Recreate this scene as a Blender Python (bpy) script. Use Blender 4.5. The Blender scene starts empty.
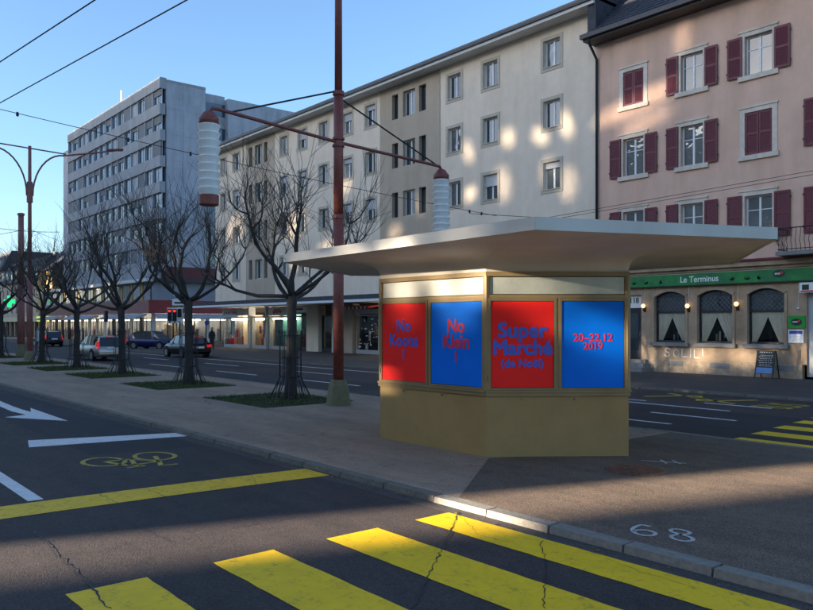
import bpy, bmesh, math, random
from mathutils import Vector, Matrix
R = math.radians
SC = bpy.context.scene
COL = SC.collection
# ------------------------------------------------------------------ camera, sky, sun, exposure
cam_d = bpy.data.cameras.new('camera'); cam = bpy.data.objects.new('camera', cam_d); COL.objects.link(cam)
cam.location = (0, 0, 2.1); cam.rotation_euler = (R(90), 0, math.asin(.7695))
cam_d.sensor_width = 36; cam_d.lens = 770 / 813 * 36; cam_d.shift_y = 19 / 813
cam_d.clip_start = .1; cam_d.clip_end = 3000
SC.camera = cam
SUN_EL = R(10.5); SUN_H = Vector((-.313, -.95))          # horizontal direction towards the sun
w = bpy.data.worlds.new('World'); SC.world = w; w.use_nodes = True
nt = w.node_tree; bg = nt.nodes['Background']
sky = nt.nodes.new('ShaderNodeTexSky'); sky.sky_type = 'NISHITA'; sky.sun_disc = False
sky.sun_elevation = SUN_EL; sky.sun_rotation = math.atan2(SUN_H.x, SUN_H.y)
sky.altitude = 1000; sky.air_density = 1.0; sky.dust_density = 2.5; sky.ozone_density = 2.9
nt.links.new(sky.outputs[0], bg.inputs[0]); bg.inputs[1].default_value = .06
sd = bpy.data.lights.new('sun', 'SUN'); sd.energy = 5.0; sd.angle = R(.6); sd.color = (1, .86, .66)
sun = bpy.data.objects.new('sun', sd); COL.objects.link(sun)
to_sun = Vector((SUN_H.x * math.cos(SUN_EL), SUN_H.y * math.cos(SUN_EL), math.sin(SUN_EL)))
sun.rotation_euler = to_sun.to_track_quat('Z', 'Y').to_euler(); sun.location = (0, -30, 40)
SC.view_settings.view_transform = 'Standard'; SC.view_settings.look = 'None'
SC.view_settings.gamma = 1; SC.view_settings.use_curve_mapping = False
SC.view_settings.exposure = 2.85

# ------------------------------------------------------------------ layout helpers (street frame: X along, Y across, Z up)
F, CH, CX, HY = 770., 2.1, 406.5, 324.
RZ = -.07                                               # roadway is one low kerb below the pavements
def gp(px, py, z=0.):
    d = F * (CH - z) / (py - HY); r = (px - CX) / F * d
    return (.6386 * r - .7695 * d, .7695 * r + .6386 * d)
def fx(px, Y):
    t = (px - CX) / F; return (.6386 * t - .7695) * Y / (.7695 * t + .6386)
def fz(px, py, Y):
    t = (px - CX) / F; return CH + (HY - py) * Y / (.7695 * t + .6386) / F

# ------------------------------------------------------------------ materials
MATS = {}
def mat(name, col, rough=.7, var=.12, scale=6., bump=.0, bscale=60., metal=0., col2=None, spec=.5, detail=6., emit=0., stretch=(1, 1, 1), grime=0.):
    m = bpy.data.materials.new(name); m.use_nodes = True; n = m.node_tree; P = n.nodes['Principled BSDF']; L = n.links.new
    tc = n.nodes.new('ShaderNodeTexCoord'); mp = n.nodes.new('ShaderNodeMapping'); mp.inputs['Scale'].default_value = stretch
    L(tc.outputs['Object'], mp.inputs[0])
    no = n.nodes.new('ShaderNodeTexNoise'); no.inputs['Scale'].default_value = scale; no.inputs['Detail'].default_value = detail; no.inputs['Roughness'].default_value = .65
    L(mp.outputs[0], no.inputs['Vector'])
    rp = n.nodes.new('ShaderNodeValToRGB'); a = col2 or tuple(c * (1 - var) for c in col); b = col if col2 else tuple(min(1, c * (1 + var)) for c in col)
    rp.color_ramp.elements[0].position = .33; rp.color_ramp.elements[1].position = .67
    rp.color_ramp.elements[0].color = (*a, 1); rp.color_ramp.elements[1].color = (*b, 1)
    L(no.outputs['Fac'], rp.inputs[0]); out = rp.outputs[0]
    if grime:
        n2 = n.nodes.new('ShaderNodeTexNoise'); n2.inputs['Scale'].default_value = 1.1; n2.inputs['Detail'].default_value = 8
        mp2 = n.nodes.new('ShaderNodeMapping'); mp2.inputs['Scale'].default_value = (1.2, 1.2, .22); L(tc.outputs['Object'], mp2.inputs[0]); L(mp2.outputs[0], n2.inputs['Vector'])
        r2 = n.nodes.new('ShaderNodeValToRGB'); r2.color_ramp.elements[0].position = .4; r2.color_ramp.elements[1].position = .72
        r2.color_ramp.elements[0].color = (1, 1, 1, 1); v = 1 - grime; r2.color_ramp.elements[1].color = (v, v * .98, v * .95, 1)
        mx = n.nodes.new('ShaderNodeMix'); mx.data_type = 'RGBA'; mx.blend_type = 'MULTIPLY'; mx.inputs[0].default_value = 1
        L(n2.outputs['Fac'], r2.inputs[0]); L(out, mx.inputs[6]); L(r2.outputs[0], mx.inputs[7]); out = mx.outputs[2]
    L(out, P.inputs['Base Color'])
    P.inputs['Roughness'].default_value = rough; P.inputs['Metallic'].default_value = metal; P.inputs['Specular IOR Level'].default_value = spec
    if bump:
        nb = n.nodes.new('ShaderNodeTexNoise'); nb.inputs['Scale'].default_value = bscale; nb.inputs['Detail'].default_value = 5; L(mp.outputs[0], nb.inputs['Vector'])
        bp = n.nodes.new('ShaderNodeBump'); bp.inputs['Strength'].default_value = bump; bp.inputs['Distance'].default_value = .02
        L(nb.outputs['Fac'], bp.inputs['Height']); L(bp.outputs[0], P.inputs['Normal'])
    if emit:
        P.inputs['Emission Color'].default_value = (*col, 1); P.inputs['Emission Strength'].default_value = emit
    MATS[name] = m; return m

def asphalt(name, c, spk=.5, lane=True, bumps=.5):
    m = bpy.data.materials.new(name); m.use_nodes = True; n = m.node_tree; P = n.nodes['Principled BSDF']; L = n.links.new
    tc = n.nodes.new('ShaderNodeTexCoord')
    def noise(s, d=6, st=(1, 1, 1)):
        mp = n.nodes.new('ShaderNodeMapping'); mp.inputs['Scale'].default_value = st; L(tc.outputs['Object'], mp.inputs[0])
        q = n.nodes.new('ShaderNodeTexNoise'); q.inputs['Scale'].default_value = s; q.inputs['Detail'].default_value = d; q.inputs['Roughness'].default_value = .7; L(mp.outputs[0], q.inputs['Vector']); return q.outputs['Fac']
    def ramp(x, p0, c0, p1, c1):
        r = n.nodes.new('ShaderNodeValToRGB'); r.color_ramp.elements[0].position = p0; r.color_ramp.elements[1].position = p1
        r.color_ramp.elements[0].color = (*c0, 1); r.color_ramp.elements[1].color = (*c1, 1); L(x, r.inputs[0]); return r.outputs[0]
    def mul(a, b):
        x = n.nodes.new('ShaderNodeMix'); x.data_type = 'RGBA'; x.blend_type = 'MULTIPLY'; x.inputs[0].default_value = 1; L(a, x.inputs[6]); L(b, x.inputs[7]); return x.outputs[2]
    base = ramp(noise(.6, 8, (.35, 1, 1)), .3, tuple(v * .72 for v in c), .7, tuple(v * 1.22 for v in c))
    g = mul(ramp(noise(150, 2), .36, (.40, .40, .41), .66, (1.55, 1.52, 1.46)), ramp(noise(48, 3), .34, (.55, .55, .56), .68, (1.4, 1.38, 1.34)))
    vo = n.nodes.new('ShaderNodeTexVoronoi'); vo.inputs['Scale'].default_value = 62; L(tc.outputs['Object'], vo.inputs['Vector'])
    sp = ramp(vo.outputs['Distance'], .08, (1 + spk * 2.4, 1 + spk * 2.3, 1 + spk * 2.1), .26, (1, 1, 1))
    st = mul(ramp(noise(3.5, 9), .52, (1, 1, 1), .74, (.55, .55, .57)), ramp(noise(1.1, 7, (.25, 1.6, 1)), .45, (1, 1, 1), .75, (1.35, 1.33, 1.3)))
    L(mul(mul(mul(base, g), sp), st), P.inputs['Base Color'])
    P.inputs['Roughness'].default_value = .82; P.inputs['Specular IOR Level'].default_value = .35
    bp = n.nodes.new('ShaderNodeBump'); bp.inputs['Strength'].default_value = bumps; bp.inputs['Distance'].default_value = .02
    L(noise(75, 3), bp.inputs['Height']); L(bp.outputs[0], P.inputs['Normal'])
    MATS[name] = m; return m

def paint(name, c, under, wear=.5, scale=9.):
    """road paint, worn through to asphalt along fine cracks and chips"""
    m = bpy.data.materials.new(name); m.use_nodes = True; n = m.node_tree; P = n.nodes['Principled BSDF']; L = n.links.new
    tc = n.nodes.new('ShaderNodeTexCoord')
    def noise(s, d=8):
        q = n.nodes.new('ShaderNodeTexNoise'); q.inputs['Scale'].default_value = s; q.inputs['Detail'].default_value = d; q.inputs['Roughness'].default_value = .75; L(tc.outputs['Object'], q.inputs['Vector']); return q
    r = n.nodes.new('ShaderNodeValToRGB'); r.color_ramp.elements[0].position = .60 - .1 * wear; r.color_ramp.elements[1].position = .76 - .12 * wear
    r.color_ramp.elements[0].color = (0, 0, 0, 1); r.color_ramp.elements[1].color = (.75, .75, .75, 1); L(noise(scale, 12).outputs['Fac'], r.inputs[0])
    vo = n.nodes.new('ShaderNodeTexVoronoi'); vo.feature = 'DISTANCE_TO_EDGE'; vo.inputs['Scale'].default_value = 2.6
    ad = n.nodes.new('ShaderNodeVectorMath'); ad.operation = 'ADD'; sc = n.nodes.new('ShaderNodeVectorMath'); sc.operation = 'SCALE'; sc.inputs['Scale'].default_value = .35
    nz = noise(5); L(nz.outputs['Color'], sc.inputs[0]); L(sc.outputs[0], ad.inputs[0]); L(tc.outputs['Object'], ad.inputs[1]); L(ad.outputs[0], vo.inputs['Vector'])
    r3 = n.nodes.new('ShaderNodeValToRGB'); r3.color_ramp.elements[0].position = .004; r3.color_ramp.elements[1].position = .014
    r3.color_ramp.elements[0].color = (.7 * wear, ) * 3 + (1,); r3.color_ramp.elements[1].color = (0, 0, 0, 1); L(vo.outputs['Distance'], r3.inputs[0])
    mxm = n.nodes.new('ShaderNodeMath'); mxm.operation = 'MAXIMUM'; L(r.outputs[0], mxm.inputs[0]); L(r3.outputs[0], mxm.inputs[1])
    tone = n.nodes.new('ShaderNodeValToRGB'); tone.color_ramp.elements[0].position = .3; tone.color_ramp.elements[1].position = .7
    tone.color_ramp.elements[0].color = (*[v * .82 for v in c], 1); tone.color_ramp.elements[1].color = (*c, 1); L(noise(3).outputs['Fac'], tone.inputs[0])
    x = n.nodes.new('ShaderNodeMix'); x.data_type = 'RGBA'; L(mxm.outputs[0], x.inputs[0]); L(tone.outputs[0], x.inputs[6]); x.inputs[7].default_value = (*under, 1)
    L(x.outputs[2], P.inputs['Base Color']); P.inputs['Roughness'].default_value = .65; P.inputs['Specular IOR Level'].default_value = .4
    bp = n.nodes.new('ShaderNodeBump'); bp.inputs['Strength'].default_value = .35; bp.inputs['Distance'].default_value = .01; L(noise(90, 3).outputs['Fac'], bp.inputs['Height']); L(bp.outputs[0], P.inputs['Normal'])
    MATS[name] = m; return m

def glass_thin(name, tint=(.75, .78, .8), wave=.0, ior=1.5):
    m = bpy.data.materials.new(name); m.use_nodes = True; n = m.node_tree; L = n.links.new
    n.nodes.remove(n.nodes['Principled BSDF']); o = n.nodes['Material Output']
    tr = n.nodes.new('ShaderNodeBsdfTransparent'); tr.inputs[0].default_value = (*tint, 1)
    gl = n.nodes.new('ShaderNodeBsdfGlossy'); gl.inputs['Roughness'].default_value = .02
    lw = n.nodes.new('ShaderNodeLayerWeight'); pw = n.nodes.new('ShaderNodeMath'); pw.operation = 'POWER'; pw.inputs[1].default_value = 4.; L(lw.outputs['Facing'], pw.inputs[0])
    fr = n.nodes.new('ShaderNodeMath'); fr.operation = 'MULTIPLY_ADD'; fr.inputs[1].default_value = .8; fr.inputs[2].default_value = (ior - 1) ** 2 / (ior + 1) ** 2; L(pw.outputs[0], fr.inputs[0])
    mx = n.nodes.new('ShaderNodeMixShader'); L(fr.outputs[0], mx.inputs[0]); L(tr.outputs[0], mx.inputs[1]); L(gl.outputs[0], mx.inputs[2]); L(mx.outputs[0], o.inputs[0])
    tc = n.nodes.new('ShaderNodeTexCoord'); no = n.nodes.new('ShaderNodeTexNoise'); no.inputs['Scale'].default_value = 2.2; L(tc.outputs['Object'], no.inputs['Vector'])
    bp = n.nodes.new('ShaderNodeBump'); bp.inputs['Strength'].default_value = wave; bp.inputs['Distance'].default_value = .05; L(no.outputs['Fac'], bp.inputs['Height']); L(bp.outputs[0], gl.inputs['Normal'])
    MATS[name] = m; return m

def glass_dark(name, col, wave=.1, ior=1.9, rough=.03):
    m = mat(name, col, rough, .35, .8, 0); n = m.node_tree; P = n.nodes['Principled BSDF']; P.inputs['IOR'].default_value = ior
    tc = n.nodes['Texture Coordinate']; no = n.nodes.new('ShaderNodeTexNoise'); no.inputs['Scale'].default_value = 1.6; no.inputs['Detail'].default_value = 2
    n.links.new(tc.outputs['Object'], no.inputs['Vector'])
    bp = n.nodes.new('ShaderNodeBump'); bp.inputs['Strength'].default_value = wave; bp.inputs['Distance'].default_value = .06
    n.links.new(no.outputs['Fac'], bp.inputs['Height']); n.links.new(bp.outputs[0], P.inputs['Normal']); return m

asphalt('road_asphalt', (0.05, 0.038, 0.036), .6, True, .5)
asphalt('fresh_asphalt', (0.029, 0.026, 0.029), .2, True, .4)
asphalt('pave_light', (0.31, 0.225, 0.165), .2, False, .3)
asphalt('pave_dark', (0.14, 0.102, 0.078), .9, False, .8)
asphalt('pave_far', (0.075, 0.064, 0.06), .15, False, .3)
mat('ground_soil', (.06, .058, .055), .95, .2, 2)
paint('zebra_yellow', (.90, .54, .003), (.09, .07, .03), .45)
paint('line_yellow', (.86, .50, .005), (.09, .07, .03), .6)
paint('line_white', (.74, .70, .66), (.12, .11, .1), .5)
paint('faded_yellow', (0.52, 0.36, 0.03), (.05, .05, .045), 1.2)
mat('tar', (.012, .012, .013), .6, .3, 30)
mat('kerb_stone', (0.15, 0.13, 0.105), .85, .22, 14, .4, 60, grime=.25)
mat('kerb_pale', (0.19, 0.17, 0.145), .85, .2, 16, .4, 60)
mat('grass', (.07, .105, .02), .8, .45, 5, col2=(.035, .058, .012))
mat('leaf', (.35, .22, .06), .7, .5, 8, col2=(.14, .09, .03))
mat('bark', (.060, .052, .043), .9, .4, 9, .8, 30, col2=(.028, .025, .022), stretch=(1, 1, .4))
mat('twig', (.075, .060, .048), .85, .3, 6)
mat('iron', (.022, .023, .026), .5, .3, 20, 0, metal=.4)
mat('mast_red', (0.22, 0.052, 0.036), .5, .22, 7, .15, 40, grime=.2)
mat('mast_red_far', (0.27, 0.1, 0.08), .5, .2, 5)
mat('concrete_moss', (.14, .14, .055), .9, .4, 7, .6, 30, col2=(.20, .175, .12))
mat('concrete', (.33, .32, .30), .9, .15, 5, .4, 30, grime=.2)
mat('lantern_white', (.80, .79, .76), .45, .05, 4, grime=.12)
mat('cream_stucco', (0.8, 0.665, 0.525), .9, .045, 1.6, .25, 90, grime=.10)
mat('taupe_stucco', (0.48, 0.385, 0.29), .9, .05, 1.6, .25, 90, grime=.10)
mat('trim_taupe', (0.5, 0.43, 0.345), .85, .06, 3)
mat('pink_stucco', (0.74, 0.485, 0.365), .9, .06, 1.2, .3, 80, grime=.16)
mat('stone_band', (0.44, 0.31, 0.2), .9, .14, 3, .4, 40, grime=.3)
mat('plinth_stone', (0.46, 0.34, 0.23), .9, .25, 5, .5, 30, grime=.3)
mat('stone_trim', (0.7, 0.6, 0.5), .85, .1, 5, .2, 40, grime=.2)
mat('sill_grey', (.22, .21, .20), .8, .15, 5)
mat('burgundy', (0.13, 0.014, 0.024), .5, .18, 5, .1, 30)
mat('pvc_white', (.74, .74, .73), .4, .03, 3)
mat('frame_grey', (.42, .43, .45), .5, .06, 3)
mat('dark_metal', (.035, .037, .045), .45, .2, 5, metal=.3)
mat('slate', (.040, .042, .055), .75, .35, 4, .3, 20)
mat('gutter', (.025, .027, .036), .45, .2, 4)
mat('soffit_pale', (.62, .60, .57), .8, .06, 2)
mat('tower_concrete', (0.38, 0.4, 0.45), .9, .10, .8, .3, 12, grime=.22)
mat('tower_band', (0.31, 0.32, 0.345), .9, .08, .9, .25, 12, grime=.22)
mat('blind_grey', (.13, .135, .15), .7, .15, 5)
mat('blind_pale', (.33, .35, .39), .7, .1, 5)
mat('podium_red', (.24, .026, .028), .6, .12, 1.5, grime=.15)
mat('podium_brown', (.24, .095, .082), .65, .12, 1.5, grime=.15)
mat('podium_maroon', (.10, .020, .024), .6, .15, 1.5)
mat('panel_bluegrey', (.22, .245, .30), .5, .1, 1)
mat('awning_grey', (.34, .35, .37), .8, .1, 4)
mat('yellow_wall', (0.42, 0.29, 0.11), .9, .08, 1.5, grime=.12)
mat('beige_wall', (.42, .36, .29), .9, .1, 1.2, grime=.15)
mat('lime_sign', (.50, .62, .02), .5, .1, 2, emit=.12)
mat('pale_sign', (.42, .44, .30), .6, .1, 2)
mat('green_neon', (.01, .45, .14), .5, .05, 2, emit=.3)
mat('kiosk_khaki', (.345, .215, .076), .55, .10, 1.4, .08, 30, grime=.12)
mat('kiosk_brass', (0.27, 0.185, 0.085), .42, .12, 3, .05, 30, metal=.15, grime=.12)
mat('kiosk_panel_white', (.66, .65, .60), .35, .05, 2, grime=.08)
mat('transom_glass', (.40, .41, .36), .14, .3, 2.2, 0, col2=(.30, .31, .28))
mat('kiosk_roof', (0.7, 0.635, 0.56), .75, .05, .9, .08, 8, grime=.14)
mat('kiosk_fascia', (0.58, 0.55, 0.5), .5, .05, .8, .0, grime=.12)
mat('poster_red', (.92, .022, .018), .5, .04, 1.2, spec=.15)
mat('poster_blue', (.0, .15, .72), .5, .05, 1.2, spec=.15)
mat('ink_blue', (.05, .11, .58), .5, .05, 3)
mat('ink_red', (.66, .02, .06), .5, .05, 3)
mat('rubber_seal', (.02, .02, .02), .7, .2, 9)
mat('rust', (0.2, 0.1, 0.06), .8, .4, 14, .8, 80, metal=.3, grime=.3)
mat('sign_green', (.02, .26, .045), .5, .4, 2.2, col2=(.008, .13, .05), detail=3)
mat('sign_green_flat', (.015, .30, .035), .5, .08, 2)
mat('sign_ink_dark', (.01, .035, .015), .5, .1, 5)
mat('white_print', (.80, .80, .78), .5, .04, 5)
mat('red_print', (.62, .03, .03), .5, .06, 5)
mat('blue_print', (.03, .06, .35), .5, .06, 5)
mat('chalk', (.42, .42, .40), .9, .25, 20)
mat('blackboard', (.02, .022, .022), .7, .3, 7)
mat('curtain', (0.75, 0.68, 0.56), .9, .08, 4)
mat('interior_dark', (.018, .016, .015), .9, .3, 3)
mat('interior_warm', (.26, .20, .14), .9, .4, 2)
mat('shop_light', (1, .86, .62), .5, .02, 2, emit=2.5)
mat('lamp_warm', (1, .62, .28), .5, .02, 2, emit=.30)
mat('teal_panel', (.05, .22, .21), .5, .15, 2)
mat('dark_red_cloth', (.35, .02, .02), .8, .2, 4)
mat('car_silver', (.40, .39, .37), .28, .03, 3, metal=.7)
mat('car_blue', (.012, .022, .10), .2, .05, 3, metal=.3)
mat('car_dark', (.012, .012, .016), .2, .1, 3, metal=.2)
mat('tyre', (.014, .014, .014), .85, .2, 20)
mat('rim', (.30, .30, .31), .35, .1, 9, metal=.8)
mat('tail_red', (.50, .010, .010), .3, .1, 9, emit=.10)
mat('signal_red', (1, .02, .015), .3, .05, 9, emit=.45)
mat('plate', (.75, .75, .72), .5, .06, 9)
mat('skin', (.45, .26, .18), .6, .05, 9)
mat('cloth_dark', (.02, .022, .028), .9, .3, 9)
mat('cloth_light', (.45, .45, .44), .9, .1, 9)
mat('wire_black', (.012, .012, .014), .6, .2, 9)
mat('copper_roof', (.06, .05, .05), .6, .2, 4)
mat('render_grey', (0.66, 0.6, 0.5), .9, .08, 1, grime=.15)
glass_thin('clear_glass', (.80, .82, .82), .05)
glass_thin('pub_glass', (.90, .90, .88), .05, 1.35)
glass_dark('window_glass', (.030, .036, .045), .05, 1.9)
glass_dark('window_wavy', (.10, .105, .11), .45, 2.0)
glass_dark('window_sky', (.035, .06, .10), .04, 1.75)
glass_dark('window_curtained', (.28, .285, .29), .05, 1.7, .08)
glass_dark('car_glass', (.012, .014, .017), .0, 1.7)

# ------------------------------------------------------------------ mesh helpers
class MB:
    def __init__(s): s.v = []; s.f = []
    def quad(s, *p):
        b = len(s.v); s.v += [tuple(q) for q in p]; s.f.append(tuple(range(b, b + len(p)))); return s
    def box(s, x0, x1, y0, y1, z0, z1):
        b = len(s.v); s.v += [(x, y, z) for z in (z0, z1) for y in (y0, y1) for x in (x0, x1)]
        s.f += [tuple(b + i for i in q) for q in ((0, 2, 3, 1), (4, 5, 7, 6), (0, 1, 5, 4), (2, 6, 7, 3), (0, 4, 6, 2), (1, 3, 7, 5))]; return s
    def hexa(s, p):                                    # 8 points: bottom ring then top ring
        b = len(s.v); s.v += [tuple(q) for q in p]
        s.f += [tuple(b + i for i in q) for q in ((3, 2, 1, 0), (4, 5, 6, 7), (0, 1, 5, 4), (1, 2, 6, 5), (2, 3, 7, 6), (3, 0, 4, 7))]; return s
    def prism(s, pts, z0, z1):
        n = len(pts); b = len(s.v); s.v += [(x, y, z0) for x, y in pts] + [(x, y, z1) for x, y in pts]
        s.f.append(tuple(b + i for i in reversed(range(n)))); s.f.append(tuple(b + n + i for i in range(n)))
        for i in range(n): j = (i + 1) % n; s.f.append((b + i, b + j, b + n + j, b + n + i))
        return s
    def tube(s, pts, rad, sides=6, cap=True):
        pts = [Vector(p) for p in pts]; n = len(pts); rings = []
        if not hasattr(rad, '__len__'): rad = [rad] * n
        t0 = (pts[1] - pts[0]).normalized(); up = Vector((0, 0, 1)) if abs(t0.z) < .9 else Vector((1, 0, 0)); a = t0.cross(up).normalized()
        for i, p in enumerate(pts):
            t = (pts[min(i + 1, n - 1)] - pts[max(i - 1, 0)]).normalized(); a = (a - t * a.dot(t)).normalized(); c = t.cross(a); b = len(s.v)
            for k in range(sides): g = 2 * math.pi * k / sides; s.v.append(tuple(p + (a * math.cos(g) + c * math.sin(g)) * rad[i]))
            rings.append(b)
        for i in range(n - 1):
            for k in range(sides): j = (k + 1) % sides; s.f.append((rings[i] + k, rings[i] + j, rings[i + 1] + j, rings[i + 1] + k))
        if cap:
            s.f.append(tuple(rings[0] + k for k in reversed(range(sides)))); s.f.append(tuple(rings[-1] + k for k in range(sides)))
        return s
    def lathe(s, prof, cx=0, cy=0, sides=20):
        rings = []
        for r, z in prof:
            b = len(s.v); rings.append(b)
            for k in range(sides): g = 2 * math.pi * k / sides; s.v.append((cx + r * math.cos(g), cy + r * math.sin(g), z))
        for i in range(len(prof) - 1):
            for k in range(sides): j = (k + 1) % sides; s.f.append((rings[i] + k, rings[i] + j, rings[i + 1] + j, rings[i + 1] + k))
        s.f.append(tuple(rings[0] + k for k in reversed(range(sides)))); s.f.append(tuple(rings[-1] + k for k in range(sides))); return s
    def mesh(s, name, m, smooth=False):
        me = bpy.data.meshes.new(name); me.from_pydata(s.v, [], s.f); me.update()
        if m: me.materials.append(MATS[m])
        if smooth: me.polygons.foreach_set('use_smooth', [True] * len(me.polygons))
        return me
    def build(s, name, m, parent=None, smooth=False, loc=None):
        o = bpy.data.objects.new(name, s.mesh(name, m, smooth)); COL.objects.link(o)
        if parent: o.parent = parent
        if loc: o.location = loc
        return o
def tag(o, label, cat, group=None):
    o['label'] = label; o['category'] = cat
    if group: o['group'] = group
    return o
def empty(name, loc=(0, 0, 0), rz=0.):
    o = bpy.data.objects.new(name, None); o.empty_display_size = .3; COL.objects.link(o); o.location = loc; o.rotation_euler = (0, 0, rz); return o
def struct(o): o['kind'] = 'structure'; return o
def link_mesh(name, me, parent, loc=(0, 0, 0), rz=0.):
    o = bpy.data.objects.new(name, me); COL.objects.link(o); o.parent = parent; o.location = loc; o.rotation_euler = (0, 0, rz); return o
def bevel(o, wdt, seg=2):
    b = o.modifiers.new('bevel', 'BEVEL'); b.width = wdt; b.segments = seg; b.limit_method = 'ANGLE'; return o
def boxo(name, m, parent, *a): return MB().box(*a).build(name, m, parent)
def text_obj(name, body, size, m, parent, M, bold=0., extrude=.003, sx=1., sp=1., line=1.):
    c = bpy.data.curves.new(name, 'FONT'); c.body = body; c.size = size; c.align_x = 'CENTER'; c.align_y = 'CENTER';  c.extrude = extrude; c.space_character = sp; c.space_line = line
    t = bpy.data.objects.new(name + '_src', c); COL.objects.link(t)
    dg = bpy.context.evaluated_depsgraph_get(); me = bpy.data.meshes.new_from_object(t.evaluated_get(dg)); bpy.data.objects.remove(t); bpy.data.curves.remove(c)
    me.transform(Matrix.Diagonal((sx, 1, 1, 1))); me.materials.clear(); me.materials.append(MATS[m])
    if bold > 0:
        bm = bmesh.new()
        for k in range(9):
            g = 2 * math.pi * k / 8; q = me.copy(); q.transform(Matrix.Translation((bold * math.cos(g) * (k < 8), bold * math.sin(g) * (k < 8), k * .0003))); bm.from_mesh(q); bpy.data.meshes.remove(q)
        bm.to_mesh(me); bm.free()
    me.transform(M)
    o = bpy.data.objects.new(name, me); COL.objects.link(o)
    if parent: o.parent = parent
    return o
def frameM(o, u, v):                                    # matrix with local x -> u, y -> v
    u = Vector(u).normalized(); v = Vector(v).normalized(); n = u.cross(v)
    return Matrix(((u.x, v.x, n.x, o[0]), (u.y, v.y, n.y, o[1]), (u.z, v.z, n.z, o[2]), (0, 0, 0, 1)))

def wall_holes(u0, u1, z0, z1, holes, depth, T):
    """facade sheet with real openings and reveals; T maps (u, z, inward depth) to world"""
    m = MB(); us = sorted({u0, u1, *[h[0] for h in holes], *[h[1] for h in holes]}); zs = sorted({z0, z1, *[h[2] for h in holes], *[h[3] for h in holes]})
    us = [u for u in us if u0 <= u <= u1]; zs = [z for z in zs if z0 <= z <= z1]
    for j in range(len(zs) - 1):
        run = None
        for i in range(len(us)):
            ok = False
            if i < len(us) - 1:
                uc, zc = (us[i] + us[i + 1]) / 2, (zs[j] + zs[j + 1]) / 2
                ok = not any(h[0] < uc < h[1] and h[2] < zc < h[3] for h in holes)
            if ok and run is None: run = us[i]
            if not ok and run is not None:
                m.quad(T(run, zs[j], 0), T(us[i], zs[j], 0), T(us[i], zs[j + 1], 0), T(run, zs[j + 1], 0)); run = None
    for a, b, c, d in holes:
        m.quad(T(a, c, 0), T(a, d, 0), T(a, d, depth), T(a, c, depth)); m.quad(T(b, d, 0), T(b, c, 0), T(b, c, depth), T(b, d, depth))
        m.quad(T(b, c, 0), T(a, c, 0), T(a, c, depth), T(b, c, depth)); m.quad(T(a, d, 0), T(b, d, 0), T(b, d, depth), T(a, d, depth))
    return m
def front(Y): return lambda u, z, n: (u, Y + n, z)
def side(X): return lambda u, z, n: (X - n, u, z)
def slab(T, u0, u1, z0, z1, n0, n1, m=None):
    m = m or MB(); return m.hexa([T(u0, z0, n0), T(u1, z0, n0), T(u1, z0, n1), T(u0, z0, n1), T(u0, z1, n0), T(u1, z1, n0), T(u1, z1, n1), T(u0, z1, n1)])

# ------------------------------------------------------------------ the ground, roads and pavements
struct(MB().box(-1500, 1500, -1500, 1500, RZ - .3, RZ - .012).build('ground', 'ground_soil'))
near_road = struct(MB().quad((-400, -3, RZ), (60, -3, RZ), (60, 6.25, RZ), (-400, 6.25, RZ)).build('near_road', 'road_asphalt'))
far_road = struct(MB().quad((-400, 13.6, RZ), (60, 13.6, RZ), (60, 22.4, RZ), (-400, 22.4, RZ)).build('far_road', 'road_asphalt'))
struct(MB().quad((-80, 22.4, RZ), (-65, 22.4, RZ), (-65, 90, RZ), (-80, 90, RZ)).build('side_street', 'road_asphalt'))
# central island, leaving the tree pits open in the sheet
TREES = [-18.8, -25.6, -32.2, -38.3, -44.4, -53.8]; TY = 11.35
isl = wall_holes(-400, 60, 6.40, 13.45, [(x - 1.9, x + 1.75, 9.55, 12.35) for x in TREES], .03, lambda u, z, n: (u, z, -n))
island = struct(isl.build('median_pavement', 'pave_light'))
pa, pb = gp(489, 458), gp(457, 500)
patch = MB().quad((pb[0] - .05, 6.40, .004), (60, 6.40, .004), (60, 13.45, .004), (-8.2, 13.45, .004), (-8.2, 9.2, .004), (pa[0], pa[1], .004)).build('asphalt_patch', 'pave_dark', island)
far_pave = struct(MB().box(-64.5, 60, 22.55, 60, RZ - .1, 0).build('far_pavement', 'pave_far'))
struct(MB().box(-400, -80.5, 22.55, 90, RZ - .1, 0).build('far_pavement_beyond_junction', 'pave_far'))
near_pave = struct(MB().box(-400, 60, -90, -3.15, RZ - .1, 0).build('near_pavement', 'pave_far'))
struct(MB().box(-400, 60, -3.15, -3.0, RZ - .1, .002).build('near_kerb', 'kerb_stone'))
rng = random.Random(5)
def kerb_run(name, parent, x0, x1, y0, y1, top, L, mname, skip=()):
    x = x0; k = 0
    metas = []
    for q in range(4):
        m = MB(); r = random.Random(q + 31); a = .018
        p = [(0, 0), (L - .012, 0), (L - .012, y1 - y0), (0, y1 - y0)]
        zt = [top + r.uniform(-.006, .006) for _ in range(4)]
        b = [(px, py, RZ - .08) for px, py in p]; t = [(px + (a if i in (0, 3) else -a) * .5, py + (a if i < 2 else 0), zt[i]) for i, (px, py) in enumerate(p)]
        m.hexa(b + t); metas.append(m.mesh('kerb_stone', mname))
    while x < x1 - L * .5:
        link_mesh('kerb_stone', metas[rng.randrange(4)], parent, (x, y0 + rng.uniform(-.006, .006), 0)); x += L; k += 1
kerb_run('kerb_stone', island, -70, -7.0, 6.24, 6.41, .004, 1.0, 'kerb_stone')
kerb_run('kerb_stone', island, -7.0, 3, 6.22, 6.41, .008, .9, 'kerb_pale')
kerb_run('kerb_stone', island, -64, 2, 13.44, 13.60, .003, 1.2, 'kerb_pale')
kerb_run('kerb_stone', far_pave, -64, 2, 22.39, 22.56, .004, 1.2, 'kerb_stone')
for a, b in ((-400, -70), (3, 60)): MB().box(a, b, 6.24, 6.41, RZ - .1, .001).build('kerb_strip', 'kerb_stone', island)
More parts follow.
